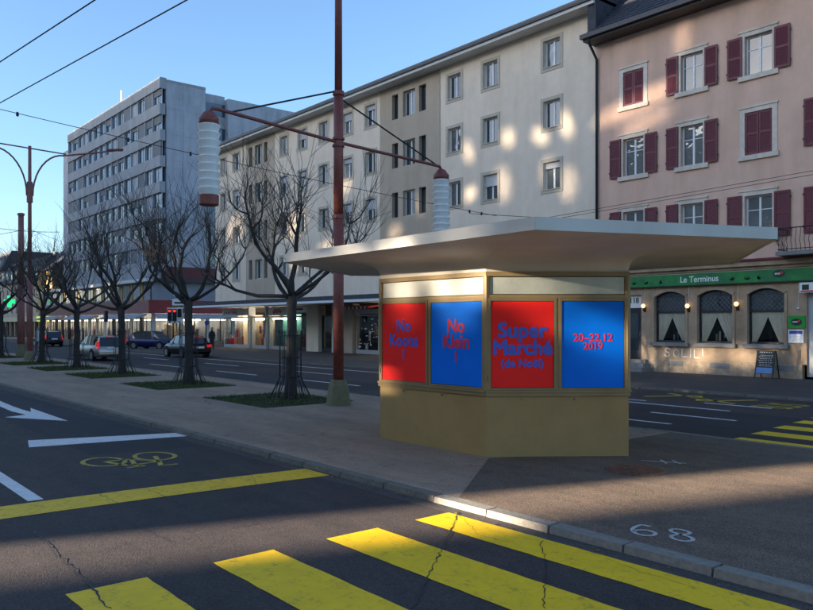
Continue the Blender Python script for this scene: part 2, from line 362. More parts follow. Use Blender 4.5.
MB().box(-400, -64, 13.44, 13.6, RZ - .1, .001).build('kerb_strip', 'kerb_stone', island)
MB().box(-400, -80.5, 22.4, 22.56, RZ - .1, .001).build('kerb_strip', 'kerb_stone', far_pave)
# gutter seam and repair patches
MB().quad((-120, 6.02, RZ + .002), (5, 6.02, RZ + .002), (5, 6.235, RZ + .002), (-120, 6.235, RZ + .002)).build('gutter_strip', 'pave_far', near_road)
for x0, x1, y0, y1 in ((-30, -20.3, 13.62, 16.9), (-18.5, -5.5, 13.62, 18.2), (-60, -34, 17.3, 19.6)):
    MB().quad((x0, y0, RZ + .002), (x1, y0, RZ + .002), (x1 + .4, y1, RZ + .002), (x0 - .3, y1, RZ + .002)).build('asphalt_patch', 'fresh_asphalt', far_road)
MB().quad((-40, 4.3, RZ + .0015), (-13.2, 4.1, RZ + .0015), (-12.9, 5.9, RZ + .0015), (-40, 6.0, RZ + .0015)).build('asphalt_patch', 'fresh_asphalt', near_road)

def flat(name, pts, m, parent, z): return MB().quad(*[(x, y, z) for x, y in pts]).build(name, m, parent)
ZP = RZ + .004
for y0, y1 in ((1.84, 2.50), (3.11, 3.74), (4.34, 4.99), (5.52, 6.03)):
    m = MB(); n = 40; r = random.Random(int(y0 * 100)); xs = [-6.5 + 6.5 * i / n for i in range(n + 1)]
    a = [(x, y0 + r.uniform(-.006, .006), ZP) for x in xs]; b = [(x + (r.uniform(-.02, .02) if i == 0 else 0), y1 + r.uniform(-.006, .006), ZP) for i, x in enumerate(xs)]
    for i in range(n): m.quad(a[i], a[i + 1], b[i + 1], b[i])
    m.build('zebra_stripe', 'zebra_yellow', near_road)
# yellow stop band, curling slightly at the kerb
m = MB(); ys = [0 + 6.2 * i / 30 for i in range(31)]
def sb(y): return (-10.12 + .012 * max(0, y - 1.2) ** 2 * .9, -9.46 + .012 * max(0, y - 1.2) ** 2 * .9)
for i in range(30):
    a, b = sb(ys[i]), sb(ys[i + 1]); m.quad((a[0], ys[i], ZP), (a[1], ys[i], ZP), (b[1], ys[i + 1], ZP), (b[0], ys[i + 1], ZP))
m.build('stop_band', 'line_yellow', near_road)
flat('stop_line', [gp(28, 440.5, RZ), gp(29, 447.5, RZ), gp(190, 436, RZ), gp(176, 433, RZ)], 'line_white', near_road, ZP)
flat('lane_line', [(-45, 2.45), (-10.2, 2.45), (-10.2, 2.63), (-45, 2.63)], 'line_white', near_road, ZP)
flat('turn_arrow', [gp(*p, RZ) for p in ((0, 401), (12, 406), (22, 409.5), (31, 412), (30.5, 408), (68, 421), (5, 417.3), (26, 414.8), (12, 411.5), (0, 406.5), (-30, 397), (-30, 394))], 'line_white', near_road, ZP)
# bicycle mark, painted across the lane
bm_ = MB()
def strip(m, pts, wd, z=ZP):
    for i in range(len(pts) - 1):
        a, b = Vector(pts[i]), Vector(pts[i + 1]); t = (b - a).normalized(); nn = Vector((-t.y, t.x)) * wd / 2
        m.quad((a.x + nn.x, a.y + nn.y, z), (a.x - nn.x, a.y - nn.y, z), (b.x - nn.x, b.y - nn.y, z), (b.x + nn.x, b.y + nn.y, z))
bc = gp(132, 460, RZ)
for dy in (-.40, .42):
    strip(bm_, [(bc[0] - .12 + .42 * math.cos(k * math.pi / 10), bc[1] + dy + .30 * math.sin(k * math.pi / 10)) for k in range(21)], .075)
for pl in ([(-.12, -.40), (.45, -.22), (.42, .28), (-.12, .42)], [(-.12, -.40), (-.1, .02), (.42, .28)], [(-.1, .02), (.62, -.16)], [(.62, -.30), (.62, -.02)], [(.42, .28), (.78, .16), (.80, .42)]):
    strip(bm_, [(bc[0] + a, bc[1] + b) for a, b in pl], .075)
bm_.build('bicycle_mark', 'faded_yellow', near_road)
# cracks running through the carriageway
def crack(pts, wd, seed, par=near_road, z=RZ + .0065):
    r = random.Random(seed); P = []
    for i in range(len(pts) - 1):
        a, b = Vector(pts[i]), Vector(pts[i + 1]); n = max(3, int((b - a).length / .06))
        for k in range(n): P.append(a.lerp(b, k / n) + Vector((r.gauss(0, .012), r.gauss(0, .012))))
    m = MB(); ww = [wd * r.uniform(.3, 1.2) for _ in P]
    for i in range(len(P) - 1):
        t = (P[i + 1] - P[i]).normalized(); nn = Vector((-t.y, t.x)); a, b = nn * ww[i] / 2, nn * ww[i + 1] / 2
        m.quad((P[i].x + a.x, P[i].y + a.y, z), (P[i].x - a.x, P[i].y - a.y, z), (P[i + 1].x - b.x, P[i + 1].y - b.y, z), (P[i + 1].x + b.x, P[i + 1].y + b.y, z))
    return m.build('crack', 'tar', par)
for i, (pts, wd) in enumerate([([(459, 512), (447, 540), (432, 570), (413, 612)], .022), ([(541, 541), (546, 570), (543, 612)], .016), ([(34, 530), (62, 560), (95, 590), (110, 612)], .03),
        ([(128, 519), (150, 533), (176, 545)], .014), ([(176, 541), (230, 529), (300, 517)], .012), ([(150, 490), (190, 508), (222, 519)], .014), ([(222, 519), (262, 512), (300, 500)], .012),
        ([(0, 470), (60, 480), (95, 492), (150, 520)], .010), ([(455, 512), (478, 535), (520, 546)], .008), ([(580, 548), (640, 572), (700, 590)], .007), ([(250, 470), (262, 500), (330, 530)], .008)]):
    crack([gp(*p, RZ) for p in pts], wd * .7, i)
# far road markings
def lline(px0, py0, px1, py1, wd=.13):
    a, b = gp(px0, py0, RZ), gp(px1, py1, RZ); y = (a[1] + b[1]) / 2
    flat('lane_line', [(a[0], y - wd / 2), (b[0], y - wd / 2), (b[0], y + wd / 2), (a[0], y + wd / 2)], 'line_white', far_road, ZP)
for q in ((560, 395.5, 658, 399.5), (600, 399.5, 731, 411), (649, 412.5, 738, 420.5), (600, 416.5, 672, 424), (704, 403, 772, 408.5)): lline(*q)
for x0, x1, y in ((-25.5, -21.8, 15.9), (-33, -29.2, 15.9), (-41, -37, 15.9), (-19, -16, 15.9), (-24, -20.5, 18.6), (-31.5, -27.5, 18.6), (-40, -36, 18.6), (-49, -45, 18.6), (-60, -56, 18.6)):
    flat('lane_line', [(x0, y), (x1, y), (x1, y + .14), (x0, y + .14)], 'line_white', far_road, ZP)
flat('edge_line', [(-62, 20.9), (-20, 20.9), (-20, 21.05), (-62, 21.05)], 'line_white', far_road, ZP)
for i, y in enumerate((13.75, 14.95, 16.15, 17.35, 18.55, 19.75, 20.95)):
    x0 = -7.25 - .12 * i; flat('zebra_stripe', [(x0, y), (-1, y), (-1, y + .58), (x0, y + .58)], 'zebra_yellow', far_road, ZP)
m = MB(); zz = [(-13.2, 20.2), (-12.3, 21.7), (-11.4, 20.2), (-10.5, 21.7)]; strip(m, zz, .22); strip(m, [(-13.3, 21.7), (-10.4, 20.2)], .16); m.build('bus_stop_zigzag', 'faded_yellow', far_road)
o = text_obj('bus_lane_lettering', 'BUS', 1.5, 'faded_yellow', far_road, frameM((-9.3, 20.6, ZP), (0, 1, 0), (-1, 0, 0)), .01, 0, .55)
# sprayed marks on the pavement
g = gp(659, 533); ux, uy = Vector((.93, .37)), Vector((-.55, .84)); m = MB()
S6 = [(.02, .17), (-.06, .19), (-.12, .10), (-.15, -.02), (-.12, -.13), (-.03, -.17), (.05, -.12), (.06, -.03), (-.01, .02), (-.10, -.02), (-.14, -.08)]
S8 = [(.30, .02), (.22, .08), (.22, .16), (.30, .20), (.38, .15), (.37, .07), (.27, .0), (.21, -.08), (.24, -.17), (.33, -.19), (.40, -.12), (.38, -.03), (.30, .02)]
for S in (S6, S8):
    P_ = []
    for k in range(len(S) - 1):
        p0, p1, p2, p3 = [Vector(S[max(0, min(len(S) - 1, k + o_))]) for o_ in (-1, 0, 1, 2)]
        for q in range(6): t_ = q / 6; P_.append(.5 * (2 * p1 + (p2 - p0) * t_ + (2 * p0 - 5 * p1 + 4 * p2 - p3) * t_ ** 2 + (3 * p1 - p0 - 3 * p2 + p3) * t_ ** 3))
    P_.append(Vector(S[-1])); strip(m, [(g[0] + (ux * (p.x - .1) * 1.05 + uy * p.y * 1.1).x, g[1] + (ux * (p.x - .1) * 1.05 + uy * p.y * 1.1).y) for p in P_], .042, .009)
m.build('sprayed_number', 'chalk', island)
m = MB(); a = gp(664, 462); strip(m, [(a[0] - .28, a[1] - .18), (a[0] + .3, a[1] + .12)], .04, .009); strip(m, [(a[0] - .12, a[1] + .1), (a[0] + .12, a[1] - .12)], .035, .009); strip(m, [(a[0] + .02, a[1] + .2), (a[0] + .26, a[1] + .02)], .035, .009); m.build('sprayed_tick', 'chalk', island)

# manhole cover
mc = gp(637, 470.5); mh = empty('manhole_cover', (mc[0], mc[1], .006)); tag(mh, 'rusty round manhole cover in the dark pavement beside the kiosk', 'manhole cover')
MB().lathe([(.43, 0), (.43, .008), (.395, .008), (.395, .004)], sides=40).build('rim_ring', 'rust', mh)
m = MB().lathe([(.39, 0), (.39, .010), (.37, .013), (.001, .013)], sides=40); m.build('lid', 'rust', mh)
m = MB()
for k in range(-4, 5):
    hw = math.sqrt(max(0, .34 ** 2 - (k * .075) ** 2)); m.box(-hw, hw, k * .075 - .012, k * .075 + .012, .013, .018)
m.build('tread_ribs', 'rust', mh)

# ------------------------------------------------------------------ tree pits: grass and fallen leaves
for i, tx in enumerate(TREES):
    r = random.Random(90 + i)
    flat('tree_pit_soil', [(tx - 1.9, 9.55), (tx + 1.75, 9.55), (tx + 1.75, 12.35), (tx - 1.9, 12.35)], 'ground_soil', island, -.028)
    m = MB(); n = 5200 if i < 2 else 2200
    for k in range(n):
        x, y = tx + r.uniform(-1.88, 1.73), r.uniform(9.57, 12.33); a = r.uniform(0, 6.28); hh = r.uniform(.04, .10) * (1 if n > 3000 else 1.3); ww = .008 if n > 3000 else .016
        dx, dy = math.cos(a) * ww, math.sin(a) * ww; lx, ly = r.uniform(-.04, .04), r.uniform(-.04, .04)
        m.v += [(x - dx, y - dy, -.03), (x + dx, y + dy, -.03), (x + lx, y + ly, hh - .02)]; b = len(m.v); m.f.append((b - 3, b - 2, b - 1))
    o = m.build('lawn_patch', 'grass'); o['kind'] = 'stuff'; o['label'] = 'short grass in the %s tree pit from the kiosk' % ['first', 'second', 'third', 'fourth', 'fifth', 'sixth'][i]; o['category'] = 'grass'
    m = MB()
    for k in range(70 if i < 3 else 40):
        x, y = tx + r.gauss(0, .9), 10.9 + r.gauss(0, .75); s = r.uniform(.03, .06); a = r.uniform(0, 6.28); z = .05 if (abs(x - tx) < 1.7 and 9.6 < y < 12.3) else .006
        c, d = math.cos(a) * s, math.sin(a) * s
        m.quad((x - c, y - d, z), (x + d * .6, y - c * .6, z + .012), (x + c, y + d, z + .004), (x - d * .6, y + c * .6, z + .015))
    o = m.build('fallen_leaves', 'leaf'); o['kind'] = 'stuff'; o['label'] = 'dry brown leaves fallen round the %s tree from the kiosk' % ['first', 'second', 'third', 'fourth', 'fifth', 'sixth'][i]; o['category'] = 'leaves'

lr_ = random.Random(77); m = MB()
for k in range(150):                                    # dry leaves and bits blown against the kerb and over the paving
    if k < 80: x, y, z = lr_.uniform(-30, -2), 6.2 - abs(lr_.gauss(0, .10)), RZ + .008
    else: x, y, z = lr_.uniform(-24, -3), lr_.uniform(6.6, 13.2), .008
    s_ = lr_.uniform(.012, .035); a = lr_.uniform(0, 6.28); c, d = math.cos(a) * s_, math.sin(a) * s_
    m.quad((x - c, y - d, z), (x + d * .6, y - c * .6, z + .01), (x + c, y + d, z + .003), (x - d * .6, y + c * .6, z + .012))
o = m.build('leaf_litter', 'leaf'); o['kind'] = 'stuff'; o['label'] = 'scattered dry leaf litter along the near kerb and paving'; o['category'] = 'leaves'
# ------------------------------------------------------------------ kiosk
B = [(-11.24, 8.70), (-8.56, 8.74), (-7.16, 10.53), (-8.56, 12.30), (-11.24, 12.30), (-12.64, 10.53)]
RF = [(-12.57, 7.44), (-6.23, 7.21), (-4.83, 10.55), (-7.38, 14.28), (-12.4, 14.2), (-15.0, 10.75)]
kx, ky = -9.9, 10.5
kiosk = empty('street_kiosk', (kx, ky, 0)); tag(kiosk, 'khaki hexagonal street kiosk with wide pale canopy and red and blue posters', 'kiosk')
B = [(x - kx, y - ky) for x, y in B]; RF = [(x - kx, y - ky) for x, y in RF]
def face(i):
    a, b = Vector(B[i]), Vector(B[(i + 1) % 6]); L = (b - a).length; t = (b - a) / L; n = Vector((t.y, -t.x))
    return L, t, n, (lambda u, z, d: (a.x + t.x * u + n.x * d, a.y + t.y * u + n.y * d, z))
ZB, ZL, ZP0, ZP1, ZT0, ZT1, ZTOP = .96, 1.05, 1.075, 2.50, 2.575, 2.845, 2.93
for i in range(6):
    L, t, n, T = face(i)
    o = slab(T, 0, L, 0, ZB, -.06, 0).build('base_panel', 'kiosk_khaki', kiosk)
    slab(T, -.015, L + .015, ZB + .002, ZL, -.06, .035).build('ledge', 'kiosk_brass', kiosk)
    slab(T, -.012, L + .012, ZL - .03, ZL + .004, -.05, .055).build('ledge_lip', 'kiosk_brass', kiosk)
    slab(T, .05, L - .05, ZP1 + .012, ZT0 - .012, -.06, .012).build('transom_rail', 'kiosk_brass', kiosk)
    slab(T, -.01, L + .01, ZT1 + .012, ZTOP, -.06, .02).build('head_rail', 'kiosk_brass', kiosk)
    slab(T, .055, L - .055, ZT0, ZT1, -.05, -.012).build('transom_pane', 'kiosk_panel_white' if i == 0 else 'transom_glass', kiosk)
    slab(T, L / 2 - .028, L / 2 + .028, ZL + .005, ZP1 + .011, -.05, .012).build('mullion', 'kiosk_brass', kiosk)
    # frames round the two poster doors
    h = L / 2
    for k in (0, 1):
        u0 = .03 + k * (h - .01); u1 = u0 + h - .05
        fr = MB(); e = .042
        slab(T, u0, u0 + e, ZL + .006, ZP1 + .010, -.04, .022, fr); slab(T, u1 - e, u1, ZL + .006, ZP1 + .010, -.04, .022, fr)
        slab(T, u0 + e + .0005, u1 - e - .0005, ZL + .006, ZP0 + .012, -.04, .021, fr); slab(T, u0 + e + .0005, u1 - e - .0005, ZP1 - .035, ZP1 + .010, -.04, .021, fr)
        fo = fr.build('poster_frame', 'kiosk_brass', kiosk)
        col = {0: ('poster_red', 'poster_blue'), 1: ('poster_red', 'poster_blue')}.get(i, ('kiosk_khaki', 'kiosk_khaki'))[k]
        po = slab(T, u0 + e + .008, u1 - e - .008, ZP0 + .02, ZP1 - .043, -.03, .008).build('poster', col, kiosk)
        seal = MB(); slab(T, u0 + e + .001, u1 - e - .001, ZP0 + .0125, ZP1 - .0355, -.035, .003, seal).build('seal', 'rubber_seal', fo)
        uc = (u0 + u1) / 2
        def lt(body, z, size, ink, bold=.01, sp=1., du=0):
            q = T(uc + du, z, .010); text_obj('lettering', body, size, ink, po, frameM(q, (t.x, t.y, 0), (0, 0, 1)), bold, .002, 1., sp)
        if i == 0 and k == 0:
            lt('No', 2.06, .30, 'ink_blue', .009); lt('Koons', 1.80, .30, 'ink_blue', .009); lt('!', 1.545, .26, 'ink_blue', .008)
        elif i == 0 and k == 1:
            lt('No', 2.06, .31, 'ink_red', .009); lt('Klein', 1.80, .31, 'ink_red', .009); lt('!', 1.545, .26, 'ink_red', .008)
        elif i == 1 and k == 0:
            lt('Super', 1.99, .325, 'ink_blue', .013, 1.04); lt('Marché', 1.715, .315, 'ink_blue', .013); lt('(de Noël)', 1.475, .175, 'ink_blue', .006)
        elif i == 1 and k == 1:
            lt('20–22.12', 1.88, .17, 'ink_red', .003); lt('2019', 1.745, .16, 'ink_red', .003)
        if i < 2:
            for zz_ in (1.25, 2.33): q = T(u0 - .0 if k == 0 else u1, zz_, .022); MB().box(q[0] - .012, q[0] + .012, q[1] - .012, q[1] + .012, zz_ - .04, zz_ + .04).build('hinge', 'kiosk_brass', fo)
    for zz_, uu in ((ZB - .05, L * .25), (ZB - .05, L * .62)):
        q = T(uu, zz_, .0); MB().tube([T(uu, zz_, -.01), T(uu, zz_, .02)], .018, 8).build('latch', 'kiosk_brass', kiosk)
    # corner post
    x, y = B[i]; dd = Vector((x, y)).normalized()
    MB().tube([(x - dd.x * .03, y - dd.y * .03, ZL), (x - dd.x * .03, y - dd.y * .03, ZT1 + .02)], .055, 8).build('corner_post', 'kiosk_brass', kiosk)
MB().prism([(x * .93, y * .93) for x, y in B], .02, ZTOP).build('core', 'kiosk_khaki', kiosk)
# curved soffit: cove springing from the head rail, flat strip per side so the hips stay crisp
prof = [(-.004, 2.925), (.0, 2.98), (.012, 3.045), (.035, 3.105), (.07, 3.15), (.12, 3.185), (.2, 3.21), (.35, 3.23), (.65, 3.248), (1, 3.262)]
roof = empty('canopy', (0, 0, 0)); roof.parent = kiosk
for i in range(6):
    j = (i + 1) % 6; m = MB(); idx = []
    for tt, z in prof:
        a = Vector(B[i]).lerp(Vector(RF[i]), tt); b = Vector(B[j]).lerp(Vector(RF[j]), tt); row = []
        for k in range(7): q = a.lerp(b, k / 6); m.v.append((q.x, q.y, z)); row.append(len(m.v) - 1)
        idx.append(row)
    for p in range(len(prof) - 1):
        for k in range(6): m.f.append((idx[p][k], idx[p][k + 1], idx[p + 1][k + 1], idx[p + 1][k]))
    m.build('soffit', 'kiosk_roof', roof, True)
    a, b = Vector(RF[i]), Vector(RF[j]); t = (b - a).normalized(); n = Vector((t.y, -t.x)); nseg = 2 if i == 0 else 1
    for s in range(nseg):
        L = (b - a).length; u0, u1 = L * s / nseg * (.92 if s else 1), L * (s + 1) / nseg * (.92 if s + 1 < nseg else 1)
        f = lambda u, z, d: (a.x + t.x * u + n.x * d, a.y + t.y * u + n.y * d, z)
        slab(f, u0 + (.004 if s else 0), u1, 3.250, 3.41, -.05, .006).build('fascia', 'kiosk_fascia', roof)
MB().prism([(x * .985, y * .985) for x, y in RF], 3.30, 3.405).build('roof_deck', 'frame_grey', roof)

# ------------------------------------------------------------------ masts and lamps
def mast_base(parent, s=1.):
    m = MB()
    for z0, z1, a, b in ((0, .50 * s, .33, .26), (.5 * s, .66 * s, .26, .20)):
        p = lambda r_, z: [(r_ * math.cos(math.pi / 4 * k + .39), r_ * math.sin(math.pi / 4 * k + .39), z) for k in range(8)]
        A, C = p(a, z0), p(b, z1)
        for k in range(8): m.quad(A[k], A[(k + 1) % 8], C[(k + 1) % 8], C[k])
        m.quad(*C)
    return m.build('footing', 'concrete_moss', parent)
def lantern(parent, p):
    """hanging lantern of stacked white cones between red caps; p = top of the drop"""
    x, y, z = p; L = empty('lantern', p); L.parent = parent
    MB().lathe([(.03, .06), (.12, .02), (.20, -.10), (.225, -.12), (.225, -.26), (.20, -.262)], sides=24).build('top_cap', 'mast_red', L, True)
    z0 = -.26; hh = 1.62 / 9
    for k in range(9):
        MB().lathe([(.215, z0 - k * hh), (.262, z0 - k * hh - .022), (.262, z0 - k * hh - .038), (.205, z0 - (k + 1) * hh + .002)], sides=28).build('shade_ring', 'lantern_white', L, False)
    zb = z0 - 1.62
    MB().lathe([(.20, zb + .003), (.225, zb - .01), (.225, zb - .22), (.20, zb - .24)], sides=24).build('bottom_cap', 'mast_red', L)
    return L
MX, MY = -16.5, 11.4
mast = empty('lantern_mast', (MX, MY, 0)); tag(mast, 'dark red lamp mast with two hanging white lanterns on a cross arm, beside the kiosk', 'lamp post')
mast_base(mast)
MB().tube([(0, 0, .5), (0, 0, 4.9)], .135, 18).build('lower_shaft', 'mast_red', mast, True)
MB().tube([(0, 0, 4.9), (0, 0, 8.1)], .125, 18).build('middle_shaft', 'mast_red', mast, True)
MB().tube([(.0, 0, 8.1), (0, 0, 13.5)], [.10, .085], 18).build('upper_shaft', 'mast_red', mast, True)
for z in (4.88, 8.08): MB().lathe([(.15, z - .05), (.15, z + .05)], sides=18).build('collar', 'mast_red', mast)
MB().box(-.30, .30, -.02, .02, 3.42, 3.47).build('bracket', 'iron', mast)
for z in (6.72, 6.9): MB().lathe([(.16, z - .03), (.16, z + .03)], sides=16).build('clamp', 'mast_red', mast)
MB().tube([(0, -3.60, 6.96), (0, -3.52, 7.07), (0, -3.35, 7.07), (0, 0, 6.81), (0, 3.35, 6.66), (0, 3.53, 6.65), (0, 3.60, 6.55)], .042, 10).build('cross_arm', 'mast_red', mast, True)
lantern(mast, (0, -3.60, 6.94)); lantern(mast, (0, 3.60, 6.53))
for y, z0, z1 in ((-3.05, 8.15, 7.06), (3.4, 7.98, 6.68)): MB().tube([(0, 0, z0), (0, y, z1)], .022, 8).build('stay_rod', 'iron', mast)
# far catenary mast and twin-arm lamp
cm = empty('catenary_mast', (-53.3, 12.4, 0)); tag(cm, 'thick dark red catenary mast on a concrete foot at far left', 'mast')
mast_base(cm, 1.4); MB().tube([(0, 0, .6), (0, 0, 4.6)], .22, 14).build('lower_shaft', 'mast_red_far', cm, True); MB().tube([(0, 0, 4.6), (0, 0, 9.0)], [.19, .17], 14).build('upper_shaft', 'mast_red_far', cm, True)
MB().lathe([(.215, 9.0), (.215, 9.12), (.1, 9.16)], sides=14).build('cap', 'mast_red_far', cm)
lp = empty('street_lamp', (-48.7, 11.8, 0)); tag(lp, 'tall dark red street lamp with two curved arms against the sky', 'street lamp')
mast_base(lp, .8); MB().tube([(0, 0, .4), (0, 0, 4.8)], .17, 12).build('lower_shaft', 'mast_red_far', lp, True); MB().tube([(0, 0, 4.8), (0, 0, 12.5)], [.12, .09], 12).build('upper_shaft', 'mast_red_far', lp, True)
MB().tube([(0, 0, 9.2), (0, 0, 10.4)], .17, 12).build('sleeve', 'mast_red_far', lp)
for s in (-1, 1):
    pts = [(0, s * .16, 9.6)]
    for k in range(1, 11): a = k / 10 * math.pi / 2; pts.append((0, s * (.16 + 1.75 * (1 - math.cos(a))), 9.6 + 2.6 * math.sin(a)))
    pts += [(0, s * 3.4, 12.55), (0, s * 5.0, 12.95)]
    MB().tube(pts, .05, 8).build('arm', 'mast_red_far', lp, True)
    MB().hexa([(-.12, s * 4.4, 12.86), (.12, s * 4.4, 12.86), (.16, s * 5.4, 12.98), (-.16, s * 5.4, 12.98), (-.08, s * 4.4, 12.96), (.08, s * 4.4, 12.96), (.1, s * 5.4, 13.12), (-.1, s * 5.4, 13.12)]).build('lamp_head', 'mast_red', lp)
MB().tube([(0, -2.4, 12.45), (0, 2.0, 12.30)], .04, 8).build('tie_bar', 'mast_red_far', lp)

# overhead wires
def wire(name, pts, rad, label, sag=0., ins=()):
    P = [Vector(p) for p in pts]; Q = []
    for i in range(len(P) - 1):
        for k in range(12): t = k / 12; q = P[i].lerp(P[i + 1], t); q.z -= sag * 4 * t * (1 - t); Q.append(q)
    Q.append(P[-1]); c = Q[0].copy(); r_ = empty(name, c); tag(r_, label, 'wire', 'overhead tram and span wires')
    MB().tube([q - c for q in Q], rad, 5).build('cable', 'wire_black', r_)
    for t in ins:
        q = P[0].lerp(P[-1], t) - c; q.z -= sag * 4 * t * (1 - t); m = MB(); m.lathe([(.02, -.10), (.045, -.07), (.045, .02), (.02, .05)], q.x, q.y, 8); m.v = [(a, b, z + q.z if abs(z) < 1 else z) for a, b, z in m.v]; m.build('insulator', 'wire_black', r_)
    return r_
def ray(px, py, d): r = (px - CX) / F * d; return (.6386 * r - .7695 * d, .7695 * r + .6386 * d, CH + (HY - py) * d / F)
def through(a, b, ex0, ex1):
    a, b = Vector(a), Vector(b); return [a + (a - b) * ex0, b + (b - a) * ex1]
wire('overhead_wire', through(ray(0, 62, 10.3), ray(95, 0, 8.3), 12, 6), .008, 'upper of the two black trolley wires crossing the sky at top left')
wire('overhead_wire', through(ray(0, 103, 12.2), ray(187, 0, 8.3), 7, 3), .008, 'lower of the two black trolley wires crossing the sky at top left')
wire('overhead_wire', [ray(-60, 95, 24), ray(497, 216, 34.9)], .012, 'thin span wire sloping across the grey tower to the white facade', .15, (.10, .26, .36, .93, .96))
wire('overhead_wire', [ray(470, 213.5, 35), ray(560, 219, 36.4)], .012, 'short thin wire along the white facade above the canopy')
wire('overhead_wire', [ray(540, 219, 34), ray(840, 166, 28)], .010, 'upper thin wire across the pink facade below the second-storey windows')
wire('overhead_wire', [ray(555, 219, 34), ray(840, 170, 28)], .010, 'lower thin wire across the pink facade below the second-storey windows')
wire('overhead_wire', [ray(-40, 222, 50), ray(60, 232, 60)], .02, 'thin wire between the poles at far left', .2)
wire('overhead_wire', [ray(-30, 240, 50), ray(29, 229, 45), ray(62, 242, 80)], .016, 'thin sagging wire over the far left lamp post')

# ------------------------------------------------------------------ trees
def limb(r, p, d, L, n, kink, up):
    pts = [Vector(p)]; d = Vector(d).normalized()
    for k in range(n):
        d = (d + Vector((r.gauss(0, kink), r.gauss(0, kink), r.gauss(0, kink * .6) + up))).normalized(); pts.append(pts[-1] + d * (L / n))
    return pts, d
ORD = ['nearest', 'second nearest', 'third nearest', 'fourth', 'fifth', 'sixth and farthest']
def bare_tree(name, label, loc, seed, scale=1., fork=2.95, group=None, detail=1.):
    r = random.Random(seed); T = empty(name, loc); T.scale = (scale,) * 3; tag(T, label, 'tree', group)
    lean = Vector((r.uniform(-.08, .08), r.uniform(-.08, .08), 0)); tp = [Vector((0, 0, -.05)) + lean * (k / 7) ** 1.5 + Vector((r.gauss(0, .012), r.gauss(0, .012), k / 7 * (fork + .05))) for k in range(8)]
    MB().tube(tp, [.215, .165, .15, .143, .138, .135, .14, .155], 10).build('trunk', 'bark', T, True)
    top = tp[-1]; big = MB(); tw = MB(); n = 7
    def twigs(p, d, cnt, lo, hi):
        for _ in range(cnt):
            dd = (Vector(d) * .5 + Vector((r.gauss(0, .6), r.gauss(0, .6), r.uniform(.3, 1.0)))).normalized()
            L = r.uniform(lo, hi); q, e = limb(r, p, dd, L, 4, .13, .06); tw.tube(q, [.010, .008, .0065, .005, .0035], 3, False)
            if r.random() < .6 * detail:
                k = r.choice((1, 2)); s, e2 = limb(r, q[k], (e + Vector((r.gauss(0, .6), r.gauss(0, .6), r.gauss(.1, .3)))), L * .55, 3, .12, .05); tw.tube(s, [.008, .007, .005, .003], 3, False)
    a0 = r.uniform(0, 6.28)
    for i in range(n + 1):
        if i == n: d, L, up, rr = Vector((r.gauss(0, .12), r.gauss(0, .12), 1)), 2.5, .02, .10
        else:
            a = a0 + i * 2 * math.pi / n + r.uniform(-.3, .3); el = r.uniform(-.05, .35) if i % 2 else r.uniform(.35, .9)
            d, L, up, rr = Vector((math.cos(a), math.sin(a), el)), r.uniform(2.3, 3.3), .12, r.uniform(.055, .08)
        q, e = limb(r, top - Vector((0, 0, r.uniform(0, .35))), d, L, 8, .19, up)
        big.tube(q, [rr * (1 - .62 * k / 8) * r.uniform(.9, 1.15) for k in range(9)], 7)
        for k in range(4, 9):
            if r.random() < .75:
                dd = (e * .6 + Vector((r.gauss(0, .7), r.gauss(0, .7), r.uniform(.1, .8)))).normalized(); L2 = r.uniform(.45, 1.0)
                s, e2 = limb(r, q[k], dd, L2, 5, .2, .12); big.tube(s, [.032, .027, .023, .019, .016, .017], 5)
                twigs(s[-1], e2, r.randint(4, 7), .7, 2.1); twigs(s[3], e2, r.randint(1, 3), .5, 1.4)
        twigs(q[-1], e, 8, .8, 2.3); twigs(q[6], e, 4, .5, 1.6)
    c = empty('crown'); c.parent = T
    big.build('limbs', 'bark', c, True); tw.build('twigs', 'twig', c)
    return T
for i, tx in enumerate(TREES):
    bare_tree('street_tree', 'pollarded bare street tree, %s from the kiosk in the median row' % ORD[i], (tx, TY, 0), 40 + i * 7, (1., 1.02, .98, 1., .97, 1.)[i], group='bare trees along the median', detail=1. if i < 3 else .8)
    G = empty('tree_guard', (tx, TY, 0)); tag(G, 'black iron bar guard round the %s median tree from the kiosk' % ORD[i], 'tree guard', 'iron guards round the street trees')
    bar = MB().tube([(.62, 0, -.02), (.50, 0, .22), (.35, 0, .50), (.31, 0, .62), (.31, 0, 1.86), (.34, 0, 1.92)], .013, 5).mesh('bar', 'iron')
    if i == 0: bar0 = bar; sp0 = MB().tube([(.48, 0, -.02), (.40, 0, .22), (.33, .03, .48)], .011, 5).mesh('spike', 'iron')
    for k in range(10): link_mesh('bar', bar0, G, (0, 0, 0), k * math.pi / 5)
    for k in range(10): link_mesh('foot_bar', sp0, G, (0, 0, 0), k * math.pi / 5 + .31)
    for z in (.62, 1.15, 1.78):
        MB().tube([(.315 * math.cos(a * math.pi / 8), .315 * math.sin(a * math.pi / 8), z) for a in range(17)], .012, 5).build('ring', 'iron', G)
for i, (px, d, s) in enumerate(((8, 118, 2.0), (34, 124, 1.9), (50, 130, 2.0))):
    g = ray(px, 330, d); bare_tree('background_tree', ['leftmost bare tree rising behind the far left roofs', 'middle bare tree rising behind the far left roofs', 'bare tree behind roofs nearest the grey tower'][i], (g[0] - 10, g[1] + 14, 0), 300 + i, s, 3.2, 'bare trees behind the far roofs', .6)

